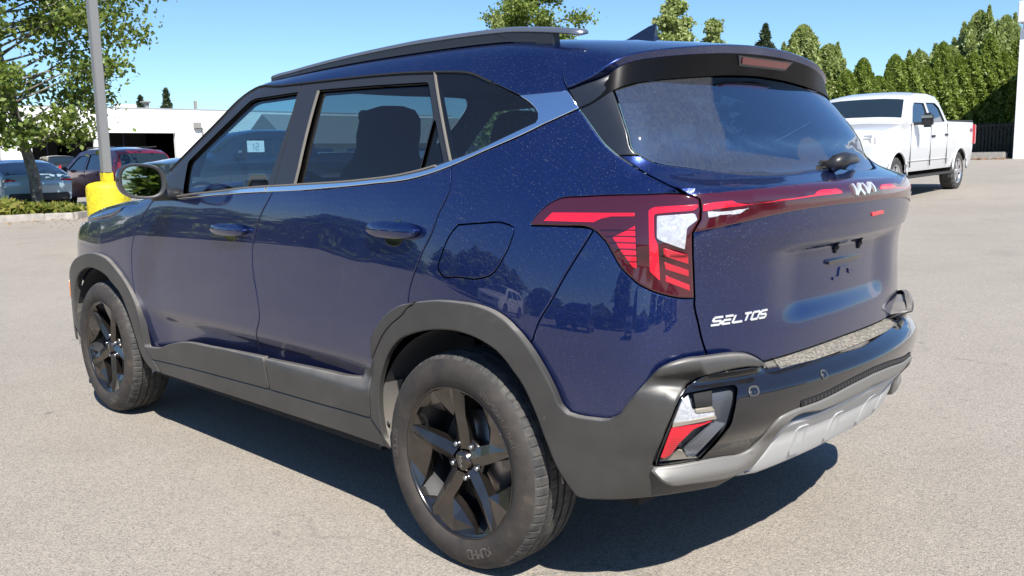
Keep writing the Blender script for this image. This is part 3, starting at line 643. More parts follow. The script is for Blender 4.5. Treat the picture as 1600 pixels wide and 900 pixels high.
# rear glass
rgl=cv('rgl'); us=np.linspace(rgl[0][0],UC,14); ztop=np.linspace(P(rgl[0][0],rgl[0][1])[2],1.505,14)**1
tt=np.linspace(0,1,14); ztop=P(rgl[0][0],rgl[0][1])[2]+(1.505-P(rgl[0][0],rgl[0][1])[2])*(1-(1-tt)**3)
topc=v_at(us,ztop)
lh=openjoin(rev(topc),rgl[1:],rgh)
panel('rear_window',join(lh,mir(lh)),Fbody,MATS['rear_glass'] if 'rear_glass' in MATS else GLASSR,suv,grid=.05,off=-.003,rim=.006)
# black fin beside the rear glass
panel('pillar_fin',join(cat(G[5:10]),TR['rgl'][2][5:6],rev(cat(TR['rgl'][2][1:6])),rev(cv('fin_in')),rev(cv('sp_low',0,5))),Fun,mat('fin_black',(.012,.014,.018),.3,0,.6),suv,both=True,grid=.025)
# spoiler
def Fsc(x,y,z): return smax(np.abs(y)-W(x,z)-.003,z-Troof(x,y)-.001,.045)
spl=cylc(openjoin(cv('sp_low'),[(UC,1.893)]),Fsp)
gc=cylc(cat(G[:6]),Fbody)
sh=openjoin(gc,spl)
cylpanel('spoiler',join(sh,cmir(sh)),Fsc,PAINT,suv,grid=.03,rim=.024,bevel=.005)
# spoiler underside
A3=Pcyl(openjoin(spl,cmir(spl)[1:]),Fsc,-.026); n_=len(A3)
uu=np.array([uv_of(q)[0] for q in A3]); uu=np.where(A3[:,1]>0,np.maximum(uu,UC),uu)
bz=np.minimum(A3[:,2]-.062,1.48); B3=surf(v_at(uu,bz),Fbody,.002)
M3=A3*.5+B3*.5; M3[:,2]-=.004
V=np.vstack([A3,M3,B3]); fs=[(k*n_+i,k*n_+i+1,(k+1)*n_+i+1,(k+1)*n_+i) for k in range(2) for i in range(n_-1)]
link('spoiler_underside',pymesh('spoiler_underside',V,fs),mat('spoiler_black',(.004,.004,.005),.40,0,0,.1,.12),suv)
# brake lamp
def under(yf,tf,o=.004):
    ys=A3[:,1]; i=np.argmin(abs(ys-yf)); return A3[i]*(1-tf)+B3[i]*tf+np.array([.5,0,-.5])*o
def pan3(name,pts,m,parent,thick=.004,d=(1,0,-.4)):
    p=np.array(pts); d=np.array(d)/np.linalg.norm(d); k=len(p)
    V=np.vstack([p,p-d*thick]); f=[tuple(range(k)),tuple(range(k,2*k))[::-1]]+[(i,i+k,(i+1)%k+k,(i+1)%k) for i in range(k)]
    me=pymesh(name,V,f,False); bm=bmesh.new(); bm.from_mesh(me); bmesh.ops.recalc_face_normals(bm,faces=bm.faces); bm.to_mesh(me); bm.free()
    return link(name,me,m,parent)
bl=pan3('brake_lamp_frame',[under(-.17,.05,.006),under(.17,.05,.006),under(.155,.52,.006),under(-.155,.52,.006)],mat('lamp_frame',(.05,.05,.055),.3),suv)
pan3('brake_lamp',[under(-.155,.10,.01),under(.155,.10,.01),under(.145,.40,.01),under(-.145,.40,.01)],mat('brake_red',(.15,.008,.012),.2,0,1),bl)
# window frames and glass
fd,rd,rq=dense(TR['fdgl'][2]),dense(TR['rdgl'][2]),dense(TR['rdq'][2])
def rnd(p,r=.018,k=4):
    p=np.array(p,float); out=[]
    for i in range(len(p)):
        a,b,c=p[i-1],p[i],p[(i+1)%len(p)]; la,lc=np.linalg.norm(a-b),np.linalg.norm(c-b); q=min(r,la*.4,lc*.4)
        s,e=b+(a-b)/la*q,b+(c-b)/lc*q
        for j in range(k+1): t=j/k; out.append((1-t)**2*s+2*t*(1-t)*b+t*t*e)
    return np.array(out)
fdp,rdp,rqp=rnd(TR['fdgl'][2],.012),rnd(TR['rdgl'][2],.012),rnd(TR['rdq'][2],.008)
bp=rev(dense(TR['bpost'][2])); cpo=dense(TR['cpost'][2]); ct=cv('cant'); xt=bp[0][0]; xc=cpo[0][0]
cht=cv('chtop')
panel('front_window_frame',join(ct[ct[:,0]<xt],bp,rev(cht[(cht[:,0]<bp[-1][0])&(cht[:,0]>-1.9)])),Fbody,FRAME,suv,holes=[fdp],both=True,off=-.002,rim=.03)
panel('rear_window_frame',join(ct[(ct[:,0]>xt)&(ct[:,0]<xc)],cpo,rev(cht[(cht[:,0]>bp[-1][0])&(cht[:,0]<cpo[-1][0])]),rev(bp)),Fbody,FRAME,suv,holes=[rdp,rqp],both=True,off=-.002,rim=.03)
panel('front_side_window',inset(fdp,-.006)[0],Fbody,GLASSF,suv,both=True,off=-.014,rim=.003,grid=.06)
panel('rear_side_window',inset(rdp,-.006)[0],Fbody,GLASSR,suv,both=True,off=-.014,rim=.003,grid=.06)
panel('vent_window',inset(rqp,-.006)[0],Fbody,GLASSR,suv,both=True,off=-.010,rim=.003,grid=.06)
qn=cv('qgl_nose')
panel('quarter_window',join(ct[ct[:,0]>xc],qn,rev(cht[cht[:,0]>cpo[-1][0]]),rev(cpo)),Fbody,GLASSR,suv,both=True,off=-.002,rim=.004,grid=.05)
# dusty seals beside the pillars
def seal(name,uv,w,F,off,m,both=True,h=.004):
    uv=dense(uv,.03); p=surf(uv,F,off); n=grad(p,F); return sweep(name,p,n,[(-w/2,-.004),(w/2,-.004),(w/2*.7,h),(-w/2*.7,h)],m,suv,both=both)
seal('pillar_seal',[TR['rdgl'][2][0],TR['rdgl'][2][1],TR['rdgl'][2][2]],.0065,Fbody,.0,SEAL)
seal('pillar_seal',TR['cpost'][2],.0065,Fbody,.0,SEAL)
seal('window_seal',ct[(ct[:,0]>-1.93)&(ct[:,0]<.05)][::3],.008,Fbody,.0,mat('seal_black',(.012,.012,.012),.6))
# chrome
panel('chrome_trim',join(cht,rev(qn),dense(TR['chbig'][2]),rev(cv('chbot'))),Fbody,CHROME,suv,both=True,off=.003,rim=.008,bevel=.002,gap=.0006)
seal('door_weatherstrip',[tuple(q) for q in cht[(cht[:,0]>-1.8)&(cht[:,0]<-.1)][::4]],.007,Fbody,.004,SEAL)
# hood, front wings, nose
gh_=surf(cv('g_hood',2),Fbody); gx=gh_[:,:2]
gx=np.vstack([[(-2.13,-.80),(-2.3,-.785)],gx]); xe=gx[-1]
gx=np.array([q for q in gx if q[1]<-.3]); nose=[(xe[0]-.12,xe[1]+.06),(-3.30,-.50),(-3.36,-.25),(-3.38,0)]
hl=openjoin(gx,cat([tuple(xe)]+nose)[1:])
hm=hl.copy(); hm[:,1]*=-1
panel('hood',join(hl,hm[::-1]),Fbody,PAINT,suv,mode='top',grid=.06,gap=.003)
gho=cv('g_hood',2); fo=outside([(-2.63-.45,.45)],-2.63)
fa=arc(-2.63,AR,12,172)
gfo=outside(gff,-2.63)
fent=openjoin([gho[0]],gho)
panel('front_wing',join(gfo[gfo[:,1]<1.10],[(-2.10,.42)],fa[fa[:,1]>.42],[(-3.16,.45),(-3.16,.80),(-3.05,.93)],rev(gho[gho[:,0]>-3.0]),[(-2.25,1.085)]),Fbody,PAINT,suv,both=True)
nl=np.array([(-3.175,.45),(-3.175,.80),(-3.10,.92)]); nh=openjoin(dense(nl),dense([(-3.10,.92),(UF,.90)]))
def mf(a): b=np.array(a).copy(); b[:,0]=2*UF-b[:,0]; return b[::-1]
panel('front_fascia',join(nh,mf(nh)),Fbody,PAINT,suv,grid=.05)
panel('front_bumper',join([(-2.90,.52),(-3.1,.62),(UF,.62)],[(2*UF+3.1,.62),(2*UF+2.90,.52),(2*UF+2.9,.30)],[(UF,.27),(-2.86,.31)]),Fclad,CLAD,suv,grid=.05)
panel('grille',join([(-3.28,.60),(-3.28,.84),(UF,.86),(2*UF+3.28,.84),(2*UF+3.28,.60)]),Fbody,BLACK,suv,off=.01,grid=.06)
for s_ in (0,1):
    hp=join([(-2.93,.88),(-2.97,.72),(-3.25,.76),(-3.30,.87),(-3.08,.925)]); hp=hp if not s_ else mf(hp)
    panel('headlight',hp,Fbody,CLEARL,suv,off=.006,rim=.02,bevel=.006)
# ---------------- lamps
LO=.006
lampo=join(cv('l_top'),dense(TR['l_split'][2]),dense(TR['l_right'][2]),cv('l_bot'))
for L in [panel('tail_lamp',lampo,Fbody,REDD,suv,off=LO,rim=.02,bevel=.004,both=True)]:
    for k in ('lr1','lc'): panel('red_segment',rnd(TR[k][2],.004,2),Fbody,REDL,L,off=LO+.0015,rim=.003,bevel=.001,grid=.01)
    lt=panel('red_grid',rnd(TR['ltri'][2],.003,2),Fbody,REDL,L,off=LO+.001,rim=.002,bevel=.001)
    for k in ('ls1','ls2','ls3'): panel('red_segment',dense(TR[k][2]+[TR[k][2][0]],.008)[:-1],Fbody,mat('red_lens_deep',(.42,.008,.022),.3,0,1),L,off=LO+.0015,rim=.003,bevel=.001,grid=.008)
    panel('reverse_lamp',rnd(TR['lwhite'][2],.004,2),Fbody,CLEARL,L,off=LO+.0025,rim=.003,bevel=.0015,grid=.01)
    ltp=TR['ltri'][2]
    for j in range(6):
        t=.12+.14*j; a=np.array(ltp[2])*(1-t)+np.array(ltp[4])*t; b=a-np.array([.075*(1-t)**.9+.004,0])
        seal('grid_line',[tuple(a),tuple(b)],.0022,Fbody,LO+.001,REDD,both=False,h=.002).parent=lt
bh=halfc('bar_top'); bb=halfc('bar_bot')
lb=join(rev(openjoin(dense(TR['l_split'][2]))),bh,[(UC,bb[-1][1])],rev(bb))
barL=openjoin(rev(bb),dense(rev(np.array(TR['l_split'][2])))[1:-1],bh)
LB=panel('light_bar',join(barL,mir(barL)),Fbody,REDD,suv,off=LO,rim=.02,bevel=.004,grid=.02)
panel('red_strip',rnd(TR['bred'][2],.002,2),Fbody,REDL,LB,off=LO+.001,rim=.002,bevel=.001,grid=.01)
panel('red_strip',mir(rnd(TR['bred'][2],.002,2)),Fbody,REDL,LB,off=LO+.001,rim=.002,bevel=.001,grid=.01)
panel('clear_segment',rnd(TR['bwhite'][2],.002,2),Fbody,CLEARL,LB,off=LO+.002,rim=.002,bevel=.001)
panel('clear_segment',mir(rnd(TR['bwhite'][2],.002,2)),Fbody,CLEARL,LB,off=LO+.002,rim=.002,bevel=.001)
# ---------------- badge and lettering: strokes given in a unit box, mapped to body coordinates
def strokes(name,segs,m,u0,v0,ux,vy,sh,wd,parent,off,F=Fbody,h=.004):
    V=[];f=[]
    for (x0,y0,x1,y1) in segs:
        a=np.array([x0,y0],float);b=np.array([x1,y1],float); d=(b-a)/np.linalg.norm(b-a)
        sc_=np.array([abs(ux),abs(vy)]); dd=(b-a)*sc_; dd/=np.linalg.norm(dd); n=np.array([-dd[1],dd[0]])*wd/2
        k=6; base=len(V)
        for j in range(k+1):
            t=j/k; c=(a+(b-a)*t); cc=np.array([u0+c[0]*ux+c[1]*sh,v0+c[1]*vy])
            for q,o in ((cc+n,off+h),(cc-n,off+h),(cc-n,off-.002),(cc+n,off-.002)): V.append((q[0],q[1],o))
        for j in range(k):
            for e in range(4): f.append((base+j*4+e,base+j*4+(e+1)%4,base+(j+1)*4+(e+1)%4,base+(j+1)*4+e))
        f+=[(base,base+1,base+2,base+3),(base+k*4+3,base+k*4+2,base+k*4+1,base+k*4)]
    V=np.array(V); V=P(V[:,0],V[:,1],F,V[:,2])
    me=pymesh(name,V,f,False); bm=bmesh.new(); bm.from_mesh(me); bmesh.ops.recalc_face_normals(bm,faces=bm.faces); bm.to_mesh(me); bm.free()
    return link(name,me,m,parent)
KIA=[(.03,1,.08,.02),(.10,0,.36,1),(.26,.55,.44,0),(.46,1,.60,.08),(.61,.05,.84,1),(.88,1,.98,.10)]
strokes('maker_badge',KIA,WHITEP,UC-.068,1.150,.155,.046,.0,.011,suv,LO+.001,h=.005)
CH={'S':[(1,1,0,1),(0,1,0,.55),(0,.52,1,.48),(1,.45,1,0),(1,0,0,0)],'E':[(0,1,1,1),(0,.5,.9,.5),(0,0,1,0),(0,.5,0,0)],'L':[(0,1,0,0),(0,0,1.32,0)],'T':[(0,1,1,1),(.5,1,.5,0)],
'O':[(0,0,0,1),(0,1,1,1),(1,1,1,0),(1,0,0,0)],'K':[(0,0,0,1),(0,.5,1,1),(.2,.6,1,0)],'U':[(0,1,0,0),(0,0,1,0),(1,0,1,1)],'M':[(0,0,0,1),(0,1,.5,.4),(.5,.4,1,1),(1,1,1,0)],'H':[(0,0,0,1),(1,0,1,1),(0,.5,1,.5)],'4':[(.8,0,.8,1),(.8,1,0,.35),(0,.35,1,.35)],'X':[(0,0,1,1),(0,1,1,0)],
'R':[(0,0,0,1),(0,1,1,1),(1,1,1,.5),(1,.5,0,.5),(.4,.5,1,0)],'1':[(.5,0,.5,1),(.5,1,.2,.75)],'7':[(0,1,1,1),(1,1,.4,0)],'5':[(1,1,0,1),(0,1,0,.5),(0,.5,1,.5),(1,.5,1,0),(1,0,0,0)],'2':[(0,1,1,1),(1,1,1,.5),(1,.5,0,.5),(0,.5,0,0),(0,0,1,0)],'/':[(0,0,1,1)],'9':[(1,0,1,1),(1,1,0,1),(0,1,0,.5),(0,.5,1,.5)],' ':[]}
def text(s,cw=.78):
    out=[]
    for i,c in enumerate(s): out+=[((i+a*cw)/len(s),b,(i+c_*cw)/len(s),d) for a,b,c_,d in CH[c]]
    return out
s0,s1=TR['seltos'][2][0],TR['seltos'][2][1]
strokes('model_lettering',text('SELTOS'),WHITEP,s0[0],(s0[1]+s1[1])/2,(s1[0]-s0[0]),.019,.008,.0052,suv,0.,h=.004)
# number plate bracket with four screw bosses
def uvbox(name,u,v,du,dv,h,m,off=0.,F=Fbody,parent=None,r=.3):
    return panel(name,rnd([(u-du/2,v-dv/2),(u+du/2,v-dv/2),(u+du/2,v+dv/2),(u-du/2,v+dv/2)],min(du,dv)*r,3),F,m,parent or suv,off=off+h,rim=h,bevel=min(.002,h*.4),gap=0,grid=.02)
uvbox('plate_bracket',UC+.02,.915,.26,.012,.010,BLACK)
for a in (-.09,.10):
    uvbox('plate_screw_boss',UC+.03+a,.955,.032,.012,.006,DARK); uvbox('plate_screw_boss',UC+.03+a,.955,.012,.032,.0062,DARK)
strokes('plate_emboss',[(.0,.0,.25,.0),(.25,.0,.3,.9),(.3,.9,.7,.9),(.7,.9,.75,.3),(.75,.3,1,.3)],PAINT,UC-.06,.862,.17,.03,0,.008,suv,0.,h=.004)
panel('lamp_reflection_patch',mir(mir(TR['refl'][2])),Fbody,REDL,suv,off=.003,rim=.003,bevel=.001,gap=0)  # flat red patch painting the tail lamp's reflection onto the tailgate
# wiper on the rear glass
def near(u,v,off=0): return P(u,v,Fbody,off)
w0=near(UC+.02,1.305,.03); w1=near(UC+.10,1.318,.05); w2=near(UC+.34,1.285,.035)
tube('wiper_arm',[near(UC+.00,1.30,.012),near(UC+.02,1.315,.045),near(UC+.09,1.325,.052),near(UC+.20,1.318,.045),near(UC+.34,1.298,.022)],[.020,.024,.022,.017,.007],mat('wiper_black',(.018,.018,.020),.38),suv,12)
seal('wiper_blade',[(UC+.02,1.345),(UC+.2,1.34),(UC+.40,1.315)],.012,Fbody,.008,RUBBER,both=False,h=.008)
# ---------------- cladding
lt10=TR['lip_top'][2]; sk=TR['skid'][2]
arch_u=join(cv('ra_in'),cv('b_bot'),dense(sk[0:5]),dense([sk[4],lt10[9]]),rev(cat(lt10[:10])),dense(TR['poc_l'][2]),cv('tongue'),rev(cv('ra_out',6)),cv('door_cut',1))
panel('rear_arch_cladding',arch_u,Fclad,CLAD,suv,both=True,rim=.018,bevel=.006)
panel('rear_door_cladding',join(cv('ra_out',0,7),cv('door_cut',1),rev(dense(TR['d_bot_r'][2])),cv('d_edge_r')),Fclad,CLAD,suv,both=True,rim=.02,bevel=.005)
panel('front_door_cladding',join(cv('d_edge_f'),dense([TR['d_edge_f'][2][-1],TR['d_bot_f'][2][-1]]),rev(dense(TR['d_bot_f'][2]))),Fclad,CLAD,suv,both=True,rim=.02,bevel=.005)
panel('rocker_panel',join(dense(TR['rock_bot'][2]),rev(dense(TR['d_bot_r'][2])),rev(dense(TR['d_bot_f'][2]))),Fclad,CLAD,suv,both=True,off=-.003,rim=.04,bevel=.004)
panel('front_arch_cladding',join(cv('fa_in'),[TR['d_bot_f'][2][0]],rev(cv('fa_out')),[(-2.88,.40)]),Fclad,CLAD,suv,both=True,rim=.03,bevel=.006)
panel('side_marker',[(-2.905,.53),(-2.93,.53),(-2.93,.63),(-2.905,.63)],Fclad,mat('amber',(.8,.22,.03),.3,0,1),suv,off=.004,rim=.01)
# gloss band
tg=TR['tongue'][2]; lth=halfc('lip_top')
bandL=openjoin(rev(lth),dense(TR['poc_l'][2])[1:-1],cv('tongue'),dense([tg[-1],(UC,.655)])[1:])
pk=rnd(TR['pocket'][2],.008,3)
GB=panel('bumper_band',join(rev(bandL)[::-1],mir(bandL)),Fclad,BLACK,suv,holes=[pk,mir(pk)],grid=.012,rim=.015,bevel=.002)
for q in (pk,mir(pk)):
    panel('lamp_pocket',inset(q,-.01)[0],Fclad,mat('pocket_grey',(.05,.055,.065),.35,0,.5),suv,off=-.032,rim=.01)
for k,m_,o_ in (('fogred',REDL,-.004),('fogclear',CLEARL,-.010)):
    q=rnd(TR[k][2],.004,2)
    panel('rear_fog_lamp' if k=='fogred' else 'low_reverse_lamp',q,Fclad,m_,suv,off=o_,rim=.025,bevel=.002,both=True)
for k,m_,o_,r_ in (('pblade',mat('pocket_blade',(.10,.11,.13),.15,0,1),-.014,.012),('pbox',DARK,-.012,.02),('pstrip1',mat('dusty_trim',(.30,.27,.22),.5,.3),-.006,.01),('pstrip2',mat('dusty_trim',(.30,.27,.22),.5,.3),-.003,.012),('pshelf',mat('dusty_trim',(.30,.27,.22),.5,.3),-.016,.01)):
    panel({'pblade':'pocket_blade','pbox':'pocket_mesh','pstrip1':'pocket_trim','pstrip2':'pocket_trim','pshelf':'pocket_shelf'}[k],rnd(TR[k][2],.003,2),Fclad,m_,suv,off=o_,rim=r_,bevel=.0015,both=True,gap=0,grid=.02)
LED=mat('ledge_grey',(.16,.15,.13),.9,spec=.2); ln_=N(LED); lv=ln_.obj()
ln_.l(ln_.ramp(ln_.noise(120,4,.7,vec=lv),[(.38,(.09,.083,.072)),(.52,(.17,.157,.135)),(.68,(.32,.29,.24))]),ln_.b.inputs['Base Color']); ln_.l(ln_.bump(ln_.noise(70,3,.7,vec=lv),.6,.004),ln_.b.inputs['Normal'])
panel('bumper_ledge',join([(.805,.6565),(UC,.6585),(2*UC-.805,.6565),(2*UC-.805,.690),(UC,.692),(.805,.690)]),Fclad,mat('ledge_grey',(.16,.15,.13),.6),suv,grid=.01,gap=.001,bevel=.001)
lipL=openjoin(cat(TR['lip_low'][2][:12]+[(UC,.538)]),[])if False else cat([q for q in TR['lip_low'][2] if q[0]<1.0]+[(UC,.538)])
lipU=halfc('lip_top'); lipp=openjoin(rev(lipL),lipU)
def liph(q):
    a=np.minimum(q[:,0],2*UC-q[:,0]); vt=np.interp(a,[w[0] for w in lipU],[w[1] for w in lipU]); return .004+(.032-.026*ss(.65,.79,a))*np.clip((vt-q[:,1])/.030,0,1)
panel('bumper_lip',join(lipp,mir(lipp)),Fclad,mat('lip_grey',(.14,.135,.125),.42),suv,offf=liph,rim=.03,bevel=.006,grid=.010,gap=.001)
skL=openjoin(rev(dense([(.70,.357),(.767,.345),(.93,.352),(UC,.355)])),dense(sk[1:6]),dense([sk[5],(UC,.532)])[1:])
panel('skid_plate',join(skL,mir(skL)),Fclad,SILV,suv,off=.004,rim=.03,bevel=.014,grid=.018,gap=.001)
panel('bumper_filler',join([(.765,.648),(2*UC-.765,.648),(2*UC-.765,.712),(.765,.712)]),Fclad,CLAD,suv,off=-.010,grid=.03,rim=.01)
uq=np.linspace(.50,2*UC-.50,60); rimp=P(uq,np.full(60,.352),Fclad,-.02); VV=np.vstack([rimp,[(.25,-.55,.352)],[(.25,.55,.352)]])
link('undertray',pymesh('undertray',VV,[(i,i+1,60) for i in range(30)]+[(i,i+1,61) for i in range(30,59)]+[(30,61,60)],False),DARK,suv)
for sgn in (0,1):
    us_=np.linspace(.60,.772,14); vt_=np.interp(us_,[q[0] for q in TR['gate_bot'][2]],[q[1] for q in TR['gate_bot'][2]])-.004; uq=us_ if not sgn else 2*UC-us_
    A_=P(uq,vt_,Fclad,-.003); B_=P(uq,vt_,Fbody,-.02); v2=np.linspace(vt_[-1],.655,5); ue=np.full(5,uq[-1]); A2=P(ue,v2,Fclad,-.003); B2=P(ue,v2,Fbody,-.03)
    VV=np.vstack([A_,B_,A2,B2]); ff=[(i,i+1,15+i,14+i) for i in range(13)]+[(28+i,29+i,34+i,33+i) for i in range(4)]
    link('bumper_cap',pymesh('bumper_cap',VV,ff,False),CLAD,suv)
st=openjoin([(a,b+.001) for a,b in lipU[lipU[:,0]>.84]]); st2=st+np.array([0,.016]); stp=openjoin(st,cmu(st))if False else np.vstack([st,np.stack([2*UC-st[::-1,0],st[::-1,1]],1)]); panel('vent_strip',join(stp,rev(stp+np.array([0,.017]))),Fclad,DARK,suv,off=.0035,rim=.006,bevel=.001,grid=.03,gap=0)
for du in (-.30,-.12,.12,.30): uvbox('skid_rib',UC+du,.43,.05,.10,.006,SILV,off=.004,F=Fclad)
for j in range(46):
    uu_=.86+j*(2*UC-1.72)/45; v_=np.interp(min(uu_,2*UC-uu_),[q[0] for q in lipU],[q[1] for q in lipU])+.0095
    uvbox('vent_slot',uu_,v_,.008,.012,.0055,mat('slot_grey',(.035,.035,.035),.5),F=Fclad)
for u_,v_ in ((.715,.628),(.93,.628)): 
    s_=uvbox('parking_sensor',u_,v_,.024,.024,.003,mat('sensor_rim',(.06,.06,.06),.4),F=Fclad,r=.49); uvbox('sensor_face',u_,v_,.017,.017,.0045,BLACK,F=Fclad,r=.49,parent=s_)
# ---------------- handles
for (k,kk) in (('hnd_r',0),('hnd_f',1)):
    h=np.array(TR[k][2]); c=h.mean(0); hu=(h[:,0].max()-h[:,0].min())/2; hv=.024
    cc=c+np.array([0,.0]); t=np.linspace(0,2*np.pi,36,endpoint=False)
    el=np.stack([cc[0]+hu*np.sign(np.cos(t))*abs(np.cos(t))**.9,cc[1]+hv*np.sign(np.sin(t))*abs(np.sin(t))**.9],1)
    def of(q,cc=cc,hu=hu,hv=hv):
        a=np.clip(((q[:,0]-cc[0])/hu)**2,0,1); b=np.clip(((q[:,1]-cc[1])/hv)**2,0,1); return .012+.026*np.sqrt(np.clip(1-a*.8,0,1))*np.sqrt(np.clip(1-b*.75,0,1))
    H=panel('door_handle',el,Fbody,PAINT,suv,offf=of,off=0.,grid=.006,rim=.02,bevel=.001,gap=0,both=True)
    sc_=np.array([(cc[0]-.055,cc[1]-.012),(cc[0]-.045,cc[1]-.040),(cc[0],cc[1]-.052),(cc[0]+.035,cc[1]-.042),(cc[0]+.05,cc[1]-.012)])
    panel('handle_scoop',cat(list(map(tuple,sc_))),Fbody,BLACK,suv,off=.002,rim=.003,bevel=.001,both=True)
    sc2=np.array([(cc[0]-.02,cc[1]+.016),(cc[0]-.012,cc[1]+.028),(cc[0]+.02,cc[1]+.030),(cc[0]+.042,cc[1]+.018)])
    panel('handle_scoop',cat(list(map(tuple,sc2))),Fbody,BLACK,suv,off=.002,rim=.003,bevel=.001,both=True)
# ---------------- mirrors
MW,MH=.088,.072
def mirror(side):
    u=np.linspace(0,2*np.pi,36,endpoint=False)
    prof=[(0.0,1.0),(-.010,1.03),(-.03,1.0),(-.06,.90),(-.09,.70),(-.11,.40),(-.118,.05)]
    V=[];f=[]; cx,cy,cz=-1.76,-1.005,1.175
    def sup(a): return np.sign(np.cos(a))*abs(np.cos(a))**.75, np.sign(np.sin(a))*abs(np.sin(a))**.75
    for dx,s in prof:
        for a in u:
            c_,s_=sup(a); V.append((cx+dx+.03*c_*s*.8,cy+MW*c_*s*(1),cz+MH*s_*s-.006*c_))
    k=36
    for i in range(len(prof)-1):
        for j in range(k): f.append((i*k+j,i*k+(j+1)%k,(i+1)*k+(j+1)%k,(i+1)*k+j))
    f.append(tuple((len(prof)-1)*k+j for j in range(k)))
    if side>0: V=[(a,-b,c) for a,b,c in V]
    me=pymesh('wing_mirror',V,f); bm=bmesh.new(); bm.from_mesh(me); bmesh.ops.recalc_face_normals(bm,faces=bm.faces); bm.to_mesh(me); bm.free()
    h=link('wing_mirror',me,mat('mirror_black',(.015,.016,.02),.15,0,1),suv)
    def ring(s,dx): return [((cx+dx+.03*sup(a)[0]*s*.8),(cy+MW*sup(a)[0]*s)*(1 if side<0 else -1),cz+MH*sup(a)[1]*s-.006*sup(a)[0]) for a in u]
    def ringt(s,dx): return [(x-.02*(z-cz)+dx,y,z) for x,y,z in ring(s,0)]
    Vb=ring(1.0,0)+ring(.87,.002)+ring(.85,-.010)
    f2=[(i*k+j,i*k+(j+1)%k,(i+1)*k+(j+1)%k,(i+1)*k+j) for i in range(2) for j in range(k)]
    link('mirror_bezel',pymesh('mirror_bezel',Vb,f2),mat('bezel',(.03,.03,.032),.45),h)
    link('mirror_glass',pymesh('mirror_glass',ringt(.87,-.012),[tuple(range(k)) if side<0 else tuple(range(k))[::-1]],False),mat('mirror_glass',(.36,.40,.42),.01,1),h)
    tube('mirror_arm',[(-1.80,-.93*(-side),1.115),(-1.80,-.87*(-side),1.10),(-1.80,-.80*(-side),1.09)] if side>0 else [(-1.80,-.95,1.118),(-1.80,-.87,1.115),(-1.80,-.80,1.11)],[.03,.028,.03],FRAME,h,10)
mirror(-1); mirror(1)
# triangular cover where the mirror meets the door is part of the frame film
# ---------------- roof rails, aerial
RAIL=mat('rail_silver',(.30,.31,.33),.25,.8)
for s_ in (-1,1):
    xs=np.linspace(-1.36,.275,40); t=(xs+1.36)/1.635
    h=.008+.034*np.clip(t/.55,0,1)**.9*.62; y=s_*(.615-.05*np.clip((t-.75)/.25,0,1)**2)
    yw=np.array([.60 if x>-1.2 else .60 for x in xs])*s_; z=np.array([float(Troof(np.array([x]),np.array([.60]))[0]) for x in xs])
    top=np.stack([xs,yw+0*xs,z+h],1); nn=np.tile([0,s_*.25,1.],(40,1)); nn/=np.linalg.norm(nn,axis=1,keepdims=True)
    R_=sweep('roof_rail',top,nn,[(-.017,-.006),(-.019,0),(-.010,.007),(.010,.007),(.019,0),(.017,-.006)],RAIL,suv,smooth=True)
    def foot(x0,x1,hx,name='rail_foot'):
        xx=np.linspace(x0,x1,10); V=[];f=[]
        for x in xx:
            zb=float(Troof(np.array([x]),np.array([.60]))[0])-.012; zt=zb+.012+float(np.interp(x,xs,h))-.006; c=np.interp(x,hx[0],hx[1]); zt=zb+(zt-zb)*1.0; zl=zb if c>=1 else zb
            for yy,zz in ((-.017,zb+(zt-zb)*(1-c)),(.017,zb+(zt-zb)*(1-c)),(.015,zt),(-.015,zt)): V.append((x,s_*.60+yy,zz))
        for i in range(9):
            for e in range(4): f.append((i*4+e,i*4+(e+1)%4,(i+1)*4+(e+1)%4,(i+1)*4+e))
        f+=[(3,2,1,0),(36,37,38,39)]
        me=pymesh(name,V,f,False); bm=bmesh.new(); bm.from_mesh(me); bmesh.ops.recalc_face_normals(bm,faces=bm.faces); bm.to_mesh(me); bm.free(); link(name,me,mat('rail_black',(.02,.021,.024),.4),R_)
    foot(-1.20,.0,([-1.2,0],[.86,.86]),'rail_web'); foot(-1.36,-1.12,([-1.36,-1.22,-1.12],[1,1,0.05])); foot(-.06,.17,([-.06,.02,.17],[.05,1,1]))
    sweep('rail_base',np.stack([xs[1:-4],yw[1:-4],z[1:-4]+.001],1),nn[1:-4],[(-.02,-.004),(.02,-.004),(.014,.006),(-.014,.006)],mat('rail_black',(.02,.021,.024),.4),R_)
zr=float(Troof(np.array([.05]),np.array([0.]))[0])
fin=[(-.175,0),(-.04,.030),(.045,.066),(.072,.070),(.070,.03),(.078,0)]
V=[];wds=[.004,.012,.006,.004,.02,.026]
wb=[.006,.022,.010,.006,.022,.030]
for (x,z),w_ in zip(fin,[.010,.016,.005,.004,.013,.030]): V+= [(.03+x,-w_,zr-.002+z),(.03+x,w_,zr-.002+z)]
f=[(0,2,4,6,8,10),(1,11,9,7,5,3)]+[(2*i,2*i+1,2*i+3,2*i+2) for i in range(5)]+[(10,11,1,0)]
me=pymesh('shark_fin_aerial',V,f,False); bm=bmesh.new(); bm.from_mesh(me); bmesh.ops.recalc_face_normals(bm,faces=bm.faces); bmesh.ops.bevel(bm,geom=bm.edges[:],offset=.002,segments=2,affect='EDGES'); bm.to_mesh(me); bm.free(); link('shark_fin_aerial',me,mat('aerial_navy',(.006,.009,.025),.2,0,1),suv)
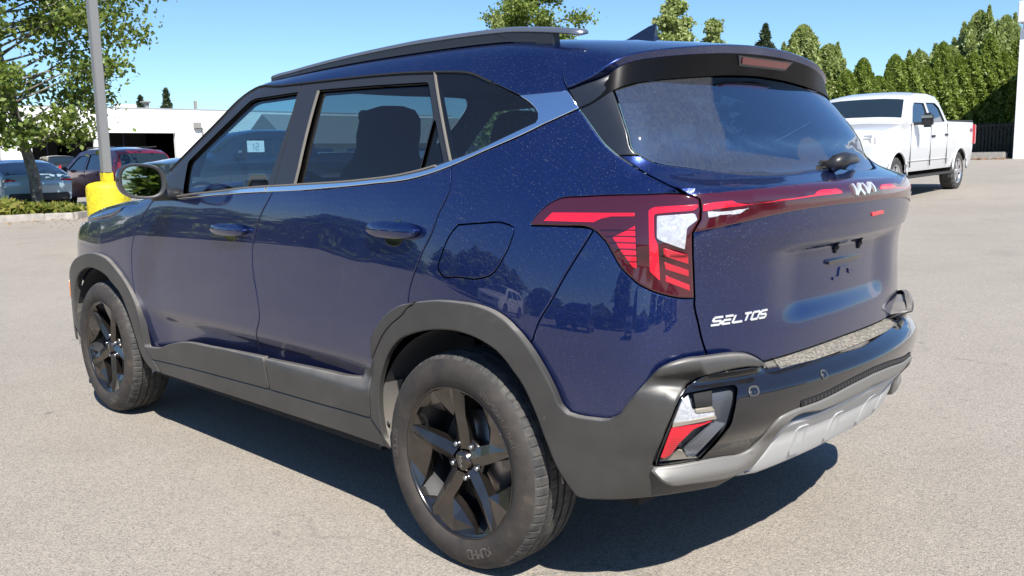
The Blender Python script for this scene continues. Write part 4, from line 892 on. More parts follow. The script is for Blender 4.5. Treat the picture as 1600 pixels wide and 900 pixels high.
# ================= wheels (axis along Y, outer face towards -Y)
def tyremat():
    m=mat('tyre_rubber',(.045,.040,.036),.72); n=N(m); v=n.obj()
    c=n.ramp(n.noise(14,5,.6,vec=v),[(.35,(.024,.021,.019)),(.6,(.044,.036,.030)),(.8,(.095,.072,.055))])
    n.l(c,n.b.inputs['Base Color']); n.l(n.bump(n.noise(220,2,vec=v),.2,.001),n.b.inputs['Normal']); return m
def treadmat():
    m=mat('tyre_tread',(.035,.035,.036),.75); n=N(m); v=n.obj()
    n.l(n.ramp(n.noise(30,5,.6,vec=v),[(.4,(.028,.028,.029)),(.75,(.085,.078,.068))]),n.b.inputs['Base Color']); return m
TYRE,TREAD=tyremat(),treadmat()
def rimmat():
    m=mat('dark_alloy',(.045,.042,.040),.20,.9,.5,.05); n=N(m); v=n.obj()
    n.l(n.ramp(n.noise(9,5,.6,vec=v),[(.35,(.065,.060,.056)),(.75,(.12,.102,.088))]),n.b.inputs['Base Color']); return m
RIM=rimmat()
def revolve(name,prof,m,parent,seg=96,mod=None,smooth=True,loc=(0,0,0)):
    V=[];f=[];k=len(prof)
    for i in range(seg):
        a=2*np.pi*i/seg
        for j,(y,r) in enumerate(prof):
            rr=mod(i,j,y,r) if mod else r; V.append((rr*math.cos(a)+loc[0],y+loc[1],rr*math.sin(a)+loc[2]))
    for i in range(seg):
        for j in range(k-1): f.append((i*k+j,i*k+j+1,((i+1)%seg)*k+j+1,((i+1)%seg)*k+j))
    me=pymesh(name,V,f,smooth); bm=bmesh.new(); bm.from_mesh(me); bmesh.ops.recalc_face_normals(bm,faces=bm.faces); bm.to_mesh(me); bm.free()
    return link(name,me,m,parent)
def flip_if(me):
    pass
def wheel_main(parent,loc,rz,rot=0.,hero=True):
    # empty as a part holder is not a mesh: the tyre carries the rest as sub parts
    T_=[(-.030+.0,.232),(-.100,.236),(-.107,.250),(-.110,.272),(-.108,.292),(-.101,.308),(-.094,.317)]
    T_=[(-.086,.226),(-.096,.235),(-.1055,.246),(-.1105,.266),(-.1095,.288),(-.104,.303),(-.096,.3145)]
    side=revolve('tyre',T_+[(-.093,.3175)],TYRE,parent,120)
    g=[(-.093,.3175,0),(-.088,.3235,1),(-.078,.3285,1),(-.060,.3325,1),(-.0535,.3335,0),(-.053,.326,0),(-.046,.326,0),(-.0455,.3338,0),(-.024,.3345,2),(-.0195,.3345,0),(-.019,.326,0),(-.010,.326,0),(-.0095,.3345,0)]
    g=g+[(-y,r,c) for y,r,c in g[::-1]]
    def md(i,j,y,r):
        c=g[j][2]
        if c==1 and i%6==0: return r-.003
        if c==2 and i%6==3: return r-.003
        return r
    tr=revolve('tread',[(y,r) for y,r,c in g],TREAD,side,432,md,False)
    revolve('inner_sidewall',[(-y,r) for y,r in T_]+[(.093,.3175)],TYRE,side,60)
    # rim barrel
    rm=revolve('rim',[(-.088,.2225),(-.0935,.2350),(-.0975,.2340),(-.0960,.2300),(-.088,.2285),(-.070,.2225)],RIM,parent,96)
    revolve('barrel',[(-.070,.2225),(-.05,.210),(-.02,.196),(.06,.192),(.085,.21),(.09,.224)],mat('barrel_dark',(.012,.012,.013),.6),rm,64)
    BK=mat('brake_dark',(.03,.03,.03),.5,.5)
    revolve('brake_disc',[(-.005,.03),(-.005,.145),(.010,.145),(.010,.03)],mat('disc_steel',(.28,.25,.23),.35,.8),rm,48)
    revolve('wheel_backing',[(.03,.0),(.03,.195)],mat('cavity_black',(.004,.004,.005),.9),rm,32)
    box('brake_caliper',(.135,-.012,.055),(.06,.05,.13),mat('caliper_grey',(.16,.15,.14),.4,.6),rm,(Vector((0,1,0)),-.4),.012)
    # spokes
    me=None
    def pol(r,a,y): return (r*math.cos(math.radians(a)),y,r*math.sin(math.radians(a)))
    sp=[]
    bm=bmesh.new()
    def face(*p):
        bm.faces.new([bm.verts.new(q) for q in p])
    YH,YR=-.058,-.088
    def spoke():
        b=bmesh.new()
        def F_(*p):
            try: b.faces.new([b.verts.new(q) for q in p])
            except ValueError: pass
        R_=.2205; dn=lambda p,d=.030:(p[0],p[1]+d,p[2])
        L=[pol(.045,38,YH-.002),pol(.095,18,YH-.006),pol(.140,12,YH-.012),pol(.2275,5.5,YR)]
        M=[pol(.040,0,YH-.016),pol(.095,1,YH-.021),pol(.140,2,YH-.025),pol(.2275,.5,YR-.005)]
        Rr=[pol(.045,-38,YH-.002),pol(.095,-17,YH-.006),pol(.140,-10,YH-.012),pol(.2275,-4,YR)]
        for i in range(3):
            F_(L[i],L[i+1],M[i+1],M[i]); F_(M[i],M[i+1],Rr[i+1],Rr[i])
            F_(L[i],dn(L[i]),dn(L[i+1]),L[i+1]); F_(Rr[i],Rr[i+1],dn(Rr[i+1]),dn(Rr[i]))
        # swept shard reaching along the rim on the anticlockwise side, folded along a ridge
        p0=pol(.140,12,YH-.012); p1=L[3]; q=pol(.2285,25,YR-.004); q2=pol(.2285,50,YR+.002); c1=pol(.160,26,YH-.006); c2=pol(.208,44,YH-.010); e=pol(.190,22,YH-.026)
        F_(p0,e,p1); F_(p1,e,q); F_(q,e,c2); F_(q,c2,q2); F_(p0,c1,e); F_(c1,c2,e)
        F_(p0,dn(p0),dn(c1),c1); F_(c1,dn(c1),dn(c2),c2); F_(c2,dn(c2),dn(q2),q2)
        s1=pol(.2285,-16,YR+.002); s2=pol(.204,-7,YH-.012)
        F_(Rr[3],s1,s2); F_(s2,s1,dn(s1,.02),dn(s2,.02)); F_(Rr[3],s2,Rr[2])
        bmesh.ops.remove_doubles(b,verts=b.verts,dist=1e-5); bmesh.ops.recalc_face_normals(b,faces=b.faces)
        m_=bpy.data.meshes.new('spoke'); b.to_mesh(m_); b.free(); return m_
    sm=spoke(); 
    for k in range(5):
        o=link('spoke',sm,RIM,rm); o.rotation_euler=(0,-math.radians(90+72*k+rot),0)
    hub=revolve('hub_cap',[(-.078,.0),(-.078,.026),(-.074,.030),(-.060,.034),(-.04,.050)],RIM,rm,40)
    revolve('hub_face',[(-.0585,.028),(-.0575,.060),(-.052,.070),(-.03,.072)],RIM,rm,40)
    for k in range(5):
        a=math.radians(90+36+72*k+rot); c=(.056*math.cos(a),0,.056*math.sin(a))
        revolve('lug_pocket',[(-.0592,.0),(-.0592,.0135)],mat('cavity_black',(.004,.004,.005),.9),rm,16,loc=c)
        revolve('wheel_nut',[(-.070,.0),(-.070,.006),(-.067,.0078),(-.055,.0085)],mat('nut_steel',(.45,.45,.45),.25,.9),rm,12,loc=c)
    # lettering on the hub and the sidewall
    def flatstrokes(name,segs,wd,fn,h,m,par,asp=(1,1)):
        V=[];f=[]
        for (x0,y0,x1,y1) in segs:
            for t in range(4):
                a=np.array([x0+(x1-x0)*t/4,y0+(y1-y0)*t/4]);b=np.array([x0+(x1-x0)*(t+1)/4,y0+(y1-y0)*(t+1)/4])
                S_=np.array(asp); d=(b-a)*S_; d/=np.linalg.norm(d); nn=np.array([-d[1],d[0]])*wd/2/S_; s=len(V)
                V+=[fn(*(a+nn),h),fn(*(a-nn),h),fn(*(b-nn),h),fn(*(b+nn),h)]; V+=[fn(*(a+nn),-.001),fn(*(a-nn),-.001),fn(*(b-nn),-.001),fn(*(b+nn),-.001)]
                f+=[(s,s+1,s+2,s+3),(s,s+4,s+5,s+1),(s+2,s+6,s+7,s+3)]
        me=pymesh(name,V,f,False); return link(name,me,m,par)
    cr=math.radians(rot-95)
    flatstrokes('hub_badge',[(a*.036-.018,b*.012-.006,c*.036-.018,d*.012-.006) for a,b,c,d in KIA],.0028,lambda x,y,h:((x*math.cos(cr)-y*math.sin(cr)),-.0785-h,(x*math.sin(cr)+y*math.cos(cr))),.001,mat('nut_steel',(.45,.45,.45),.25,.9),hub)
    ys=[t[0] for t in T_];rs=[t[1] for t in T_]
    def sw(a_c,rb,hh,arcw,flipd=False):
        def fn(x,y,h):
            a=math.radians(a_c)+(x-.5)*arcw*(-1 if not flipd else 1); r=rb+(y if not flipd else 1-y)*hh
            yy=float(np.interp(r,rs,ys)); return (r*math.cos(a),yy-h,r*math.sin(a))
        return fn
    if hero:
        raised=mat('raised_rubber',(.10,.088,.076),.65)
        for s_,ac,rb,hh,aw,fd,wd in (('KUMHO',-68,.262,.026,.40,False,.0042),('SOLUS',178,.266,.018,.34,False,.003),('215/55R17 94H',42,.268,.013,.70,False,.0022)):
            flatstrokes('raised_lettering',text(s_.replace('SOLUS','SOLUS')),wd,sw(ac,rb,hh,aw,fd),.0018,raised,side,(aw*(rb+hh/2),hh))
    return side
CH['A']=[(0,0,.5,1),(.5,1,1,0),(.2,.4,.8,.4)]
for i,(x,y) in enumerate([(0,-.79),(-2.63,-.79),(0,.79),(-2.63,.79)]):
    n0=set(bpy.data.objects)
    holder=bpy.data.objects.new('wheel',None)
    side=wheel_main(None,None,0,rot=[3,-28,10,20][i],hero=(y<0))
    new=[o for o in bpy.data.objects if o not in n0 and o is not holder]
    # one wheel = the tyre mesh; rim group re-rooted under it
    for o in new:
        if o.parent is None and o is not side: o.parent=side
    side.name='wheel'; side.parent=suv; side.location=(x,y,.334)
    if y>0: side.rotation_euler=(0,0,math.pi)
# flatten so nothing sits deeper than thing > part > sub part
def flatten(root):
    for p in list(root.children):
        for q in list(p.children):
            for r in list(q.children):
                m=q.matrix_basis.copy(); r.parent=p; r.matrix_basis=m@r.matrix_basis
flatten(suv); flatten(suv)
# ---------------- wheel wells, floor, cabin
LINER=mat('wheel_liner',(.03,.03,.032),.85); DUSTL=mat('dusty_liner',(.20,.185,.165),.85)
for cx in (0,-2.63):
    for s_ in (-1,1):
        a=np.radians(np.linspace(4,184,34)); V=[];r=.405
        for y in (.868,.58): V+=[(cx+r*math.cos(t),s_*y,.334+r*math.sin(t)) for t in a]
        k=len(a); f=[(i,i+1,k+i+1,k+i) for i in range(k-1)]
        V2=V+[(cx,s_*.58,.334)]; f2=f+[(k+i,k+i+1,2*k) for i in range(k-1)]
        link('wheel_well',pymesh('wheel_well',V2,f2),LINER,suv)
        # dusty splash guard on the leading edge
        a=np.radians(np.linspace(152,186,10)); V=[]
        for y,rr in ((.872,.400),(.80,.396)): V+=[(cx+rr*math.cos(t),s_*y,.334+rr*math.sin(t)) for t in a]
        g_=link('splash_guard',pymesh('splash_guard',V,[(i,i+1,10+i+1,10+i) for i in range(9)]),DUSTL,suv)
        revolve('guard_clip',[(0,.0),(-.004,.006),(.002,.010)],mat('clip',(.1,.1,.1),.5),suv,10,loc=(cx-.392,s_*.835,.37))
box('floor_pan',(-1.3,0,.29),(3.6,1.30,.06),DARK,suv); box('sill_floor',(-1.32,0,.285),(1.75,1.66,.05),DARK,suv)
box('rear_underbody',(.50,0,.39),(.30,.95,.06),DARK,suv)
tube('exhaust_silencer',[(.45,-.35,.30),(.45,.35,.30)],.085,mat('exhaust',(.10,.09,.08),.5,.7),suv,14)
shell=join([(-2.02,.45),(-2.02,1.06),(-1.3,1.09),(-.5,1.13),(-.2,1.17),(-.12,.95),(-.35,.75),(-.47,.45)])
panel('door_trim',shell,Fbody,INT,suv,off=-.07,both=True,grid=.1,rim=.02)
panel('quarter_trim',join([(-.12,1.19),(.27,1.31),(.40,1.22),(.40,.86),(.1,.86),(-.10,.90)]),Fbody,INT,suv,off=-.07,both=True,grid=.1,rim=.02)
panel('headliner',join([(-1.36,1.63),(-.3,1.60),(.1,1.55),(.22,1.62),(.22,2*VC-1.62),(.1,2*VC-1.55),(-.3,2*VC-1.6),(-1.36,2*VC-1.63)]),Fbody,INT,suv,off=-.045,grid=.1,rim=.02)
box('parcel_shelf',(.30,0,1.10),(.50,1.20,.03),INT,suv)
box('tailgate_trim',(.55,0,.95),(.04,1.1,.4),INT,suv)
def seat(x,y,w,zb,back,head=True,hz=None):
    s=box('seat',(x,y,.62),(.50,w,.20),INT,suv,bev=.06)
    b=box('backrest',(x+.28,y,.93),(.16,w,.60),INT,suv,rot=None,bev=.06)
    return s
for y in (-.37,.37):
    box('front_seat',(-1.28,y,.62),(.5,.50,.2),INT,suv,bev=.06)
    def dome(name,x0,yc,tab_,th,lean):
        V=[];f=[];k=20
        for z,w in tab_:
            for j in range(k):
                a=2*math.pi*j/k; c=abs(math.cos(a))**.7*np.sign(math.cos(a)); s=abs(math.sin(a))**.7*np.sign(math.sin(a)); V.append((x0+lean*(z-tab_[0][0])+th*c*min(1,w/.12),yc+w*s,z))
        for i in range(len(tab_)-1):
            for j in range(k): f.append((i*k+j,i*k+(j+1)%k,(i+1)*k+(j+1)%k,(i+1)*k+j))
        f.append(tuple((len(tab_)-1)*k+j for j in range(k))); return link(name,pymesh(name,V,f),INT,suv)
    dome('seat_back',-1.08,y,[(.60,.22),(.80,.245),(1.0,.25),(1.12,.235),(1.20,.195),(1.25,.15),(1.29,.135),(1.34,.14),(1.40,.13),(1.435,.10),(1.45,.05)],.075,.22)
    dome('rear_seat_back',-.10,y*.95,[(.60,.30),(.85,.31),(1.0,.30),(1.06,.24),(1.10,.16),(1.14,.14),(1.22,.14),(1.27,.12),(1.295,.06)],.075,.14)
box('rear_bench',(-.35,0,.62),(.5,1.3,.2),INT,suv,bev=.06)
box('dashboard',(-1.86,0,.98),(.40,1.36,.20),mat('dash_grey',(.05,.055,.06),.7),suv,bev=.05); box('instrument_screen',(-1.70,-.30,1.10),(.02,.55,.13),BLACK,suv)
# steering wheel
V=[];f=[];c=np.array([-1.52,-.38,1.03]); ax=Vector((-.9,0,-.42)).normalized(); e1=Vector((0,1,0)); e2=ax.cross(e1)
pts=[tuple(Vector(c)+.185*(math.cos(t)*e1+math.sin(t)*e2)) for t in np.linspace(0,2*np.pi,33)]
sw_=tube('steering_wheel',pts,.016,mat('wheel_leather',(.02,.02,.02),.5),suv,8)
tube('steering_spoke',[tuple(Vector(c)+.18*e1),tuple(Vector(c)),tuple(Vector(c)-.18*e1)],.015,MATS['wheel_leather'],sw_,6); tube('steering_hub',[tuple(Vector(c)-ax*.0),tuple(Vector(c)+ax*.05)],.06,MATS['wheel_leather'],sw_,12)
tube('interior_mirror',[(-1.44,-.11,1.44),(-1.44,.11,1.44)],.03,INT,suv,8)
# ================= generic vehicles for the background
def cdt2(outer,holes=(),grid=.2):
    outer=np.array(outer,float); outer=outer if area(outer)>0 else outer[::-1]; hs=[np.array(h,float) for h in holes]
    allb=np.vstack([outer]+hs); lo,hi=outer.min(0),outer.max(0)
    G=np.array(np.meshgrid(np.arange(lo[0]+grid/2,hi[0],grid),np.arange(lo[1]+grid/2,hi[1],grid))).reshape(2,-1).T
    ok=inside(G,outer)
    for h in hs: ok&=~inside(G,h)
    G=G[ok]; G=G[((G[:,None]-allb[None])**2).sum(2).min(1)>(grid*.3)**2] if len(G) else G
    e=[];o=0
    for r in [outer]+hs: e+=[(o+i,o+(i+1)%len(r)) for i in range(len(r))]; o+=len(r)
    r=delaunay_2d_cdt([Vector(q) for q in np.vstack([allb,G])],e,[],0,1e-6); V=np.array([tuple(q) for q in r[0]]); T=np.array([f for f in r[2] if len(f)==3])
    c=V[T].mean(1); ok=inside(c,outer)
    for h in hs: ok&=~inside(c,h)
    return V,T[ok]
def wheel_simple(parent,x,y,r,w,rimm,hero=False):
    side=-1 if y<0 else 1; o0=(x,y,r)
    T=revolve('wheel',[(-w/2,r*.62),(-w/2*1.02,r*.75),(-w/2,r*.92),(-w/2*.8,r),(w/2*.8,r),(w/2,r*.9),(w/2,r*.6)],TREAD if hero else TYRE,parent,40 if hero else 24,(lambda i,j,yy,rr: rr-.018 if (hero and j in (2,3,4) and i%2) else rr),not hero)
    T.location=o0
    R=revolve('rim',[(-w/2*.98,r*.63),(-w/2*.9,r*.60),(-w/2*.35,r*.55),(-w/2*.35,.001)],mat('cavity_black',(.004,.004,.005),.9),T,32)
    R.rotation_euler=(0,0,0)
    bm=bmesh.new()
    for k in range(6):
        a=2*math.pi*k/6
        for da in (-.13,.13) if hero else (0,):
            w_=.045*r/.4 if hero else .07*r/.33
            c=bmesh.ops.create_cube(bm,size=1)['verts']; bmesh.ops.scale(bm,vec=(r*.56,.03,w_),verts=c); bmesh.ops.translate(bm,vec=(r*.33,-w/2*.78,0),verts=c); bmesh.ops.rotate(bm,matrix=Matrix.Rotation(a+da,3,'Y'),verts=c)
    c=bmesh.ops.create_cone(bm,segments=20,radius1=r*.16,radius2=r*.14,depth=.04,cap_ends=True)['verts']; bmesh.ops.rotate(bm,matrix=Matrix.Rotation(math.pi/2,3,'X'),verts=c); bmesh.ops.translate(bm,vec=(0,-w/2*.82,0),verts=c)
    me=bpy.data.meshes.new('rim_spokes'); bm.to_mesh(me); bm.free(); link('rim_spokes',me,rimm,T)
    ring=revolve('rim_lip',[(-w/2*1.0,r*.64),(-w/2*1.03,r*.61),(-w/2*.8,r*.57)],rimm,T,32)
    if side>0:
        for o in (T,): o.rotation_euler=(0,0,math.pi)
    return T
def archline(cx,r,cz,n=12,a0=182,a1=-2): a=np.radians(np.linspace(a0,a1,n)); return [(cx+r*math.cos(t),cz+r*math.sin(t)) for t in a]
def vehicle(name,label,catg,loc,rz,top,under,axles,wr,belt,Wd,side_win,screens,pm,tint,group=None,tum=.38,arch=1.18,rimm=None,parts=(),hero=False,tw=.25,end_taper=.12):
    t=thing(name,label,catg,loc,rz,group)
    xr,xf=top[0][0],top[-1][0]
    lowr=[]
    for cx in axles: lowr+=archline(cx,wr*arch,wr*1.0)
    (ra,fa_)=axles; zs=under
    outline=[(xr,max(zs+.10,.3))]+list(top[1:-1] if False else top)+[(xf,zs+.12)]
    # underside from the front back to the rear, with both arches
    bott=[(xf-.15,zs)]+archline(fa_,wr*arch,wr,14,-8,188)+archline(ra,wr*arch,wr,14,-8,188)+[(xr+.2,zs+.02)]
    bott=[q for q in bott]
    bott=[(x,max(z,zs) if abs(min(abs(x-fa_),abs(x-ra)))>wr*arch*.985 else z) for x,z in bott]
    bott=[(x,max(z,zs)) for x,z in bott]
    outline=dense(outline,.12).tolist(); poly=np.vstack([outline,dense(bott,.12)])
    keep=[0]
    for i in range(1,len(poly)):
        if np.linalg.norm(poly[i]-poly[keep[-1]])>.004: keep.append(i)
    poly=poly[keep]
    zmax=max(q[1] for q in top)
    def wd(x,z):
        w=Wd-tum*np.maximum(z-belt,0)-.06*np.maximum(z-belt,0)**2-.10*np.maximum(.55-z,0)
        w=w-.03*((z-.8*belt)/.5)**2*(z<belt)
        e=np.maximum(x-(xf-.7),0)/.7; e2=np.maximum((xr+.5)-x,0)/.5
        return w-end_taper*e**2-.07*e2**2
    holes=[rnd(h,.03,3) for h in side_win]
    V,T=cdt2(poly,holes,.16)
    for s in (-1,1):
        Y=s*(wd(V[:,0],V[:,1])-.0)
        # round the shoulder into the top skin
        me=pymesh('side_panel',np.stack([V[:,0],Y,V[:,1]],1),T if s<0 else T[:,::-1]); link('side_panel',me,pm,t)
        for h in holes:
            Vh,Th=cdt2(h,(),.4); Yh=s*(wd(Vh[:,0],Vh[:,1])-.018)
            link('side_window',pymesh('side_window',np.stack([Vh[:,0],Yh,Vh[:,1]],1),Th if s<0 else Th[:,::-1]),tint,t)
            k=len(h); hi=inset(h if area(h)>0 else h[::-1],.0)[0]
            Vs=np.vstack([np.stack([h[:,0],s*(wd(h[:,0],h[:,1])+.004),h[:,1]],1),np.stack([h[:,0],s*(wd(h[:,0],h[:,1])-.03),h[:,1]],1)])
            link('window_seal',pymesh('window_seal',Vs,[(i,(i+1)%k,k+(i+1)%k,k+i) for i in range(k)]),mat('seal_black',(.012,.012,.012),.6),t)
    # skin over the top, front and back
    o=np.array(outline); L=[-1,-.985,-.93,-.8,-.5,0,.5,.8,.93,.985,1]
    drop=[.0,-.018,-.030,-.042,-.055,-.060]; n=len(o)
    tn=np.gradient(o,axis=0); tn/=np.linalg.norm(tn,axis=1,keepdims=True)+1e-9; nr=np.stack([-tn[:,1],tn[:,0]],1)
    def skin(i0,i1,l0,l1,off,nm,mm,sm=True):
        LL=[q for q in L if l0<=q<=l1]; VV=[];ff=[]
        for i in range(i0,i1+1):
            for q in LL:
                b=.055*(1-abs(q)**3)+off; w=wd(o[i,0],o[i,1]); VV.append((o[i,0]+nr[i,0]*b,q*w,o[i,1]+nr[i,1]*b))
        m=len(LL)
        for i in range(i1-i0):
            for j in range(m-1): ff.append((i*m+j,i*m+j+1,(i+1)*m+j+1,(i+1)*m+j))
        me=pymesh(nm,VV,ff,sm); return link(nm,me,mm,t)
    def idx(x,z): return int(np.argmin((o[:,0]-x)**2+(o[:,1]-z)**2))
    skin(0,n-1,-1,1,0,'outer_shell',pm)
    for nm,(a,b) in screens.items():
        i0,i1=sorted((idx(*a),idx(*b))); skin(i0+0,i1,-.93,.93,.008,nm,tint)
    rimm=rimm or mat('plain_alloy',(.35,.35,.36),.3,.8)
    for cx in axles:
        for s in (-1,1): wheel_simple(t,cx,s*(Wd-tw*.52-.02),wr,tw,rimm,hero)
        V=[];
    box('underbody',((xr+xf)/2,0,zs+.12),((xf-xr)*.9,Wd*1.5,.12),DARK,t)
    for cx in axles: box('wheel_well',(cx,0,wr+.18),(wr*2.5,Wd*1.45,.5),DARK,t)
    return t,wd,o,t
WHT=mat('white_paint',(.54,.55,.56),.35,0,1,.03)
TINT=mat('background_glass',(.012,.020,.024),.04,0,1); 
def add(t,name,c,s,m,bev=0,rot=None): return box(name,c,s,m,t,rot,bev)
ptop=[(-2.93,.62),(-2.95,1.34),(-2.88,1.40),(-.93,1.42),(-.86,1.44),(-.78,1.80),(-.66,1.92),(-.2,1.965),(.45,1.96),(.85,1.90),(1.05,1.82),(1.62,1.40),(2.2,1.33),(2.75,1.24),(2.92,1.10),(2.96,.62)]
def pickup(label,loc,rz,pm,hero=False,rimm=None,group=None):
    win=[[(.22,1.40),(.18,1.78),(.72,1.78),(.88,1.70),(1.22,1.40)],[(.08,1.40),(.04,1.79),(-.50,1.79),(-.66,1.70),(-.72,1.42)]]
    t,wd,o,_=vehicle('pickup_truck',label,'pickup truck',loc,rz,ptop,.50,(-1.78,1.95),.40,1.36,1.0,win,{'windscreen':((1.10,1.785),(1.56,1.445)),'rear_window':((-.84,1.52),(-.74,1.83))},pm,TINT,group,.36,1.22,rimm,hero=hero,tw=.27)
    K=mat('trim_black',(.02,.02,.021),.45)
    for s in (-1,1):
        add(t,'door_handle',(.02,s*1.005,1.14),(.20,.03,.045),K,.01); add(t,'door_handle',(-.80,s*1.003,1.16),(.18,.03,.045),K,.01)
        m=add(t,'wing_mirror',(1.05,s*1.20,1.44),(.12,.20,.26),K,.04); add(m,'mirror_arm',(1.12,s*1.04,1.38),(.08,.20,.05),K); add(m,'mirror_cap',(1.115,s*1.20,1.50),(.03,.19,.05),mat('bright_trim',(.6,.6,.6),.2,.9),.01)
        add(t,'running_board',(.1,s*.93,.40),(2.7,.14,.05),K,.01)
        add(t,'tail_lamp',(-2.93,s*.91,1.15),(.10,.13,.42),mat('red_lamp',(.45,.01,.015),.2,0,1),.015)
        h=add(t,'headlight',(2.76,s*.80,1.10),(.34,.24,.19),CLEARL,.05); add(h,'amber_corner',(2.66,s*.915,1.06),(.10,.03,.09),mat('amber',(.8,.22,.03),.3,0,1))
        add(t,'wing_vent',(1.50,s*.985,1.17),(.05,.02,.20),K)
        for x in (1.30,.16,-.86): add(t,'door_gap',(x,s*.993,.98),(.016,.014,.80),DARK)
        add(t,'sill_crease',(.2,s*.985,.70),(2.4,.02,.012),pm)
        for cx in (-1.78,1.95):
            a=np.linspace(5,175,20); tube('arch_lip',[(cx+.485*math.cos(math.radians(q)),s*(wd(cx,.9)+.004),.40+.485*math.sin(math.radians(q))) for q in a],.022,pm,t,6)
    add(t,'grille',(2.965,0,1.02),(.05,1.15,.34),K,.02); add(t,'front_bumper',(2.97,0,.66),(.14,1.75,.22),mat('bright_trim',(.6,.6,.6),.2,.9),.03); add(t,'rear_bumper',(-3.0,0,.66),(.14,1.7,.16),mat('bright_trim',(.6,.6,.6),.2,.9),.03)
    add(t,'bed_rail_cap',(-1.9,.90,1.435),(1.9,.08,.03),K,.01); add(t,'bed_rail_cap',(-1.9,-.90,1.435),(1.9,.08,.03),K,.01)
    add(t,'wiper',(1.50,.25,1.50),(.05,.75,.02),K)
    return t,wd
def decal(parent,s_,x0,z0,w,h,y,m,wd_=.012,flip=1):
    V=[];f=[]
    for (a,b,c,d) in text(s_):
        p=np.array([a*w,b*h]);q=np.array([c*w,d*h]);t=(q-p)/np.linalg.norm(q-p);n=np.array([-t[1],t[0]])*wd_/2;k=len(V)
        for r in (p+n,p-n,q-n,q+n): V.append((x0+flip*r[0],y,z0+r[1]))
        for r in (p+n,p-n,q-n,q+n): V.append((x0+flip*r[0],y-.003*np.sign(y),z0+r[1]))
        f+=[(k,k+1,k+2,k+3),(k,k+4,k+5,k+1),(k+2,k+6,k+7,k+3)]
    return link('decal',pymesh('decal',V,f,False),m,parent)
HW=math.radians(272)
zt=float(zg(-5.3,15.7))-.0
tk,wdt=pickup('white crew cab pickup, nose towards the camera, right of the blue SUV',(-5.33,15.70,zt),HW,WHT,True,mat('machined_alloy',(.62,.62,.63),.25,.8))
tk.rotation_euler=(0,math.radians(.9),HW)
decal(tk,'4X4',-2.42,1.20,.26,.08,1.003,mat('decal_red',(.25,.04,.06),.5),.02,-1)
dk,_=pickup('long dark pickup standing broadside beyond the blue SUV, partly seen through its windows',(-17.2,8.75,0),math.radians(262),paint('dark_blue_paint',(.03,.045,.06),(.04,.06,.09),0.1))
pp=box('price_sheet',(.64,.93,1.61),(.40,.008,.27),mat('paper_white',(.8,.8,.78),.7),dk); 
decal(dk,'12',.72,1.54,.16,.14,.938,mat('decal_grey',(.25,.35,.33),.6),.018,-1)
gk,_=pickup('black pickup parked with its tail out at the open service bay',(-60.5,19.0,0.0),math.radians(180),mat('black_paint',(.012,.013,.016),.25,0,1))
stop=[(-2.30,.55),(-2.33,1.0),(-2.28,1.12),(-2.02,1.56),(-1.75,1.68),(-.9,1.75),(.1,1.74),(.55,1.66),(1.30,1.16),(1.9,1.08),(2.22,.92),(2.32,.62)]
def suvcar(label,loc,rz,pm,group=None,name='parked_suv'):
    win=[[(-.1,1.14),(-.12,1.58),(.42,1.56),(.60,1.48),(1.02,1.14)],[(-.22,1.14),(-.24,1.60),(-1.15,1.60),(-1.15,1.15)],[(-1.25,1.17),(-1.25,1.58),(-1.70,1.54),(-1.92,1.30),(-1.85,1.20)]]
    t,wd,o,_=vehicle(name,label,'suv',loc,rz,stop,.32,(-1.38,1.42),.36,1.08,.95,win,{'windscreen':((.60,1.62),(1.24,1.20)),'rear_window':((-2.22,1.22),(-2.03,1.54))},pm,TINT,group,.36)
    K=mat('trim_black',(.02,.02,.021),.45)
    for s in (-1,1):
        l=add(t,'tail_lamp',(-2.27,s*.72,1.02),(.14,.36,.16),mat('red_lamp',(.45,.01,.015),.2,0,1),.03); add(l,'reverse_lens',(-2.345,s*.62,.99),(.02,.12,.05),CLEARL)
        add(t,'headlight',(2.12,s*.76,.84),(.30,.26,.13),CLEARL,.04); add(t,'wing_mirror',(.95,s*1.06,1.17),(.12,.20,.15),K,.04)
        add(t,'roof_rail',(-.7,s*.62,1.80),(1.9,.04,.04),K,.01)
        for x in (1.1,-.16,-1.05): add(t,'door_gap',(x,s*.945,.80),(.008,.012,.62),DARK)
        add(t,'door_handle',(0,s*.955,1.0),(.17,.03,.035),K,.01); add(t,'door_handle',(-.95,s*.955,1.0),(.17,.03,.035),K,.01)
    add(t,'rear_bumper',(-2.36,0,.56),(.12,1.55,.22),K,.03); add(t,'number_plate',(-2.395,0,.86),(.015,.32,.15),mat('plate_white',(.6,.6,.62),.5)); add(t,'grille',(2.33,0,.74),(.04,1.0,.20),K,.02)
    return t
MAR=mat('maroon_paint',(.20,.008,.018),.3,.4,1); LB_=mat('light_blue_paint',(.30,.42,.50),.3,.2,1)
suvcar('maroon SUV parked tail towards the camera between the light blue hatchback and the lamp post',(-26.3,8.75,.0),math.radians(183),MAR)
htop=[(-2.18,.50),(-2.22,.86),(-2.12,.98),(-1.75,1.12),(-1.1,1.34),(-.5,1.43),(.1,1.43),(.5,1.36),(1.25,.98),(1.9,.86),(2.2,.70),(2.25,.45)]
hb,_,_,_=vehicle('parked_hatchback','light blue hatchback with a black rear panel parked left of the maroon SUV','car',(-26.8,6.1,0),math.radians(178),htop,.26,(-1.35,1.38),.34,.94,.93,[[(-.05,.99),(-.05,1.32),(.42,1.30),(.95,1.0)],[(-.15,.99),(-.15,1.33),(-.75,1.30),(-1.15,1.05)]],{'windscreen':((.56,1.33),(1.2,1.01)),'rear_window':((-1.95,1.05),(-1.1,1.33))},LB_,TINT,None,.45)
K=mat('trim_black',(.02,.02,.021),.45)
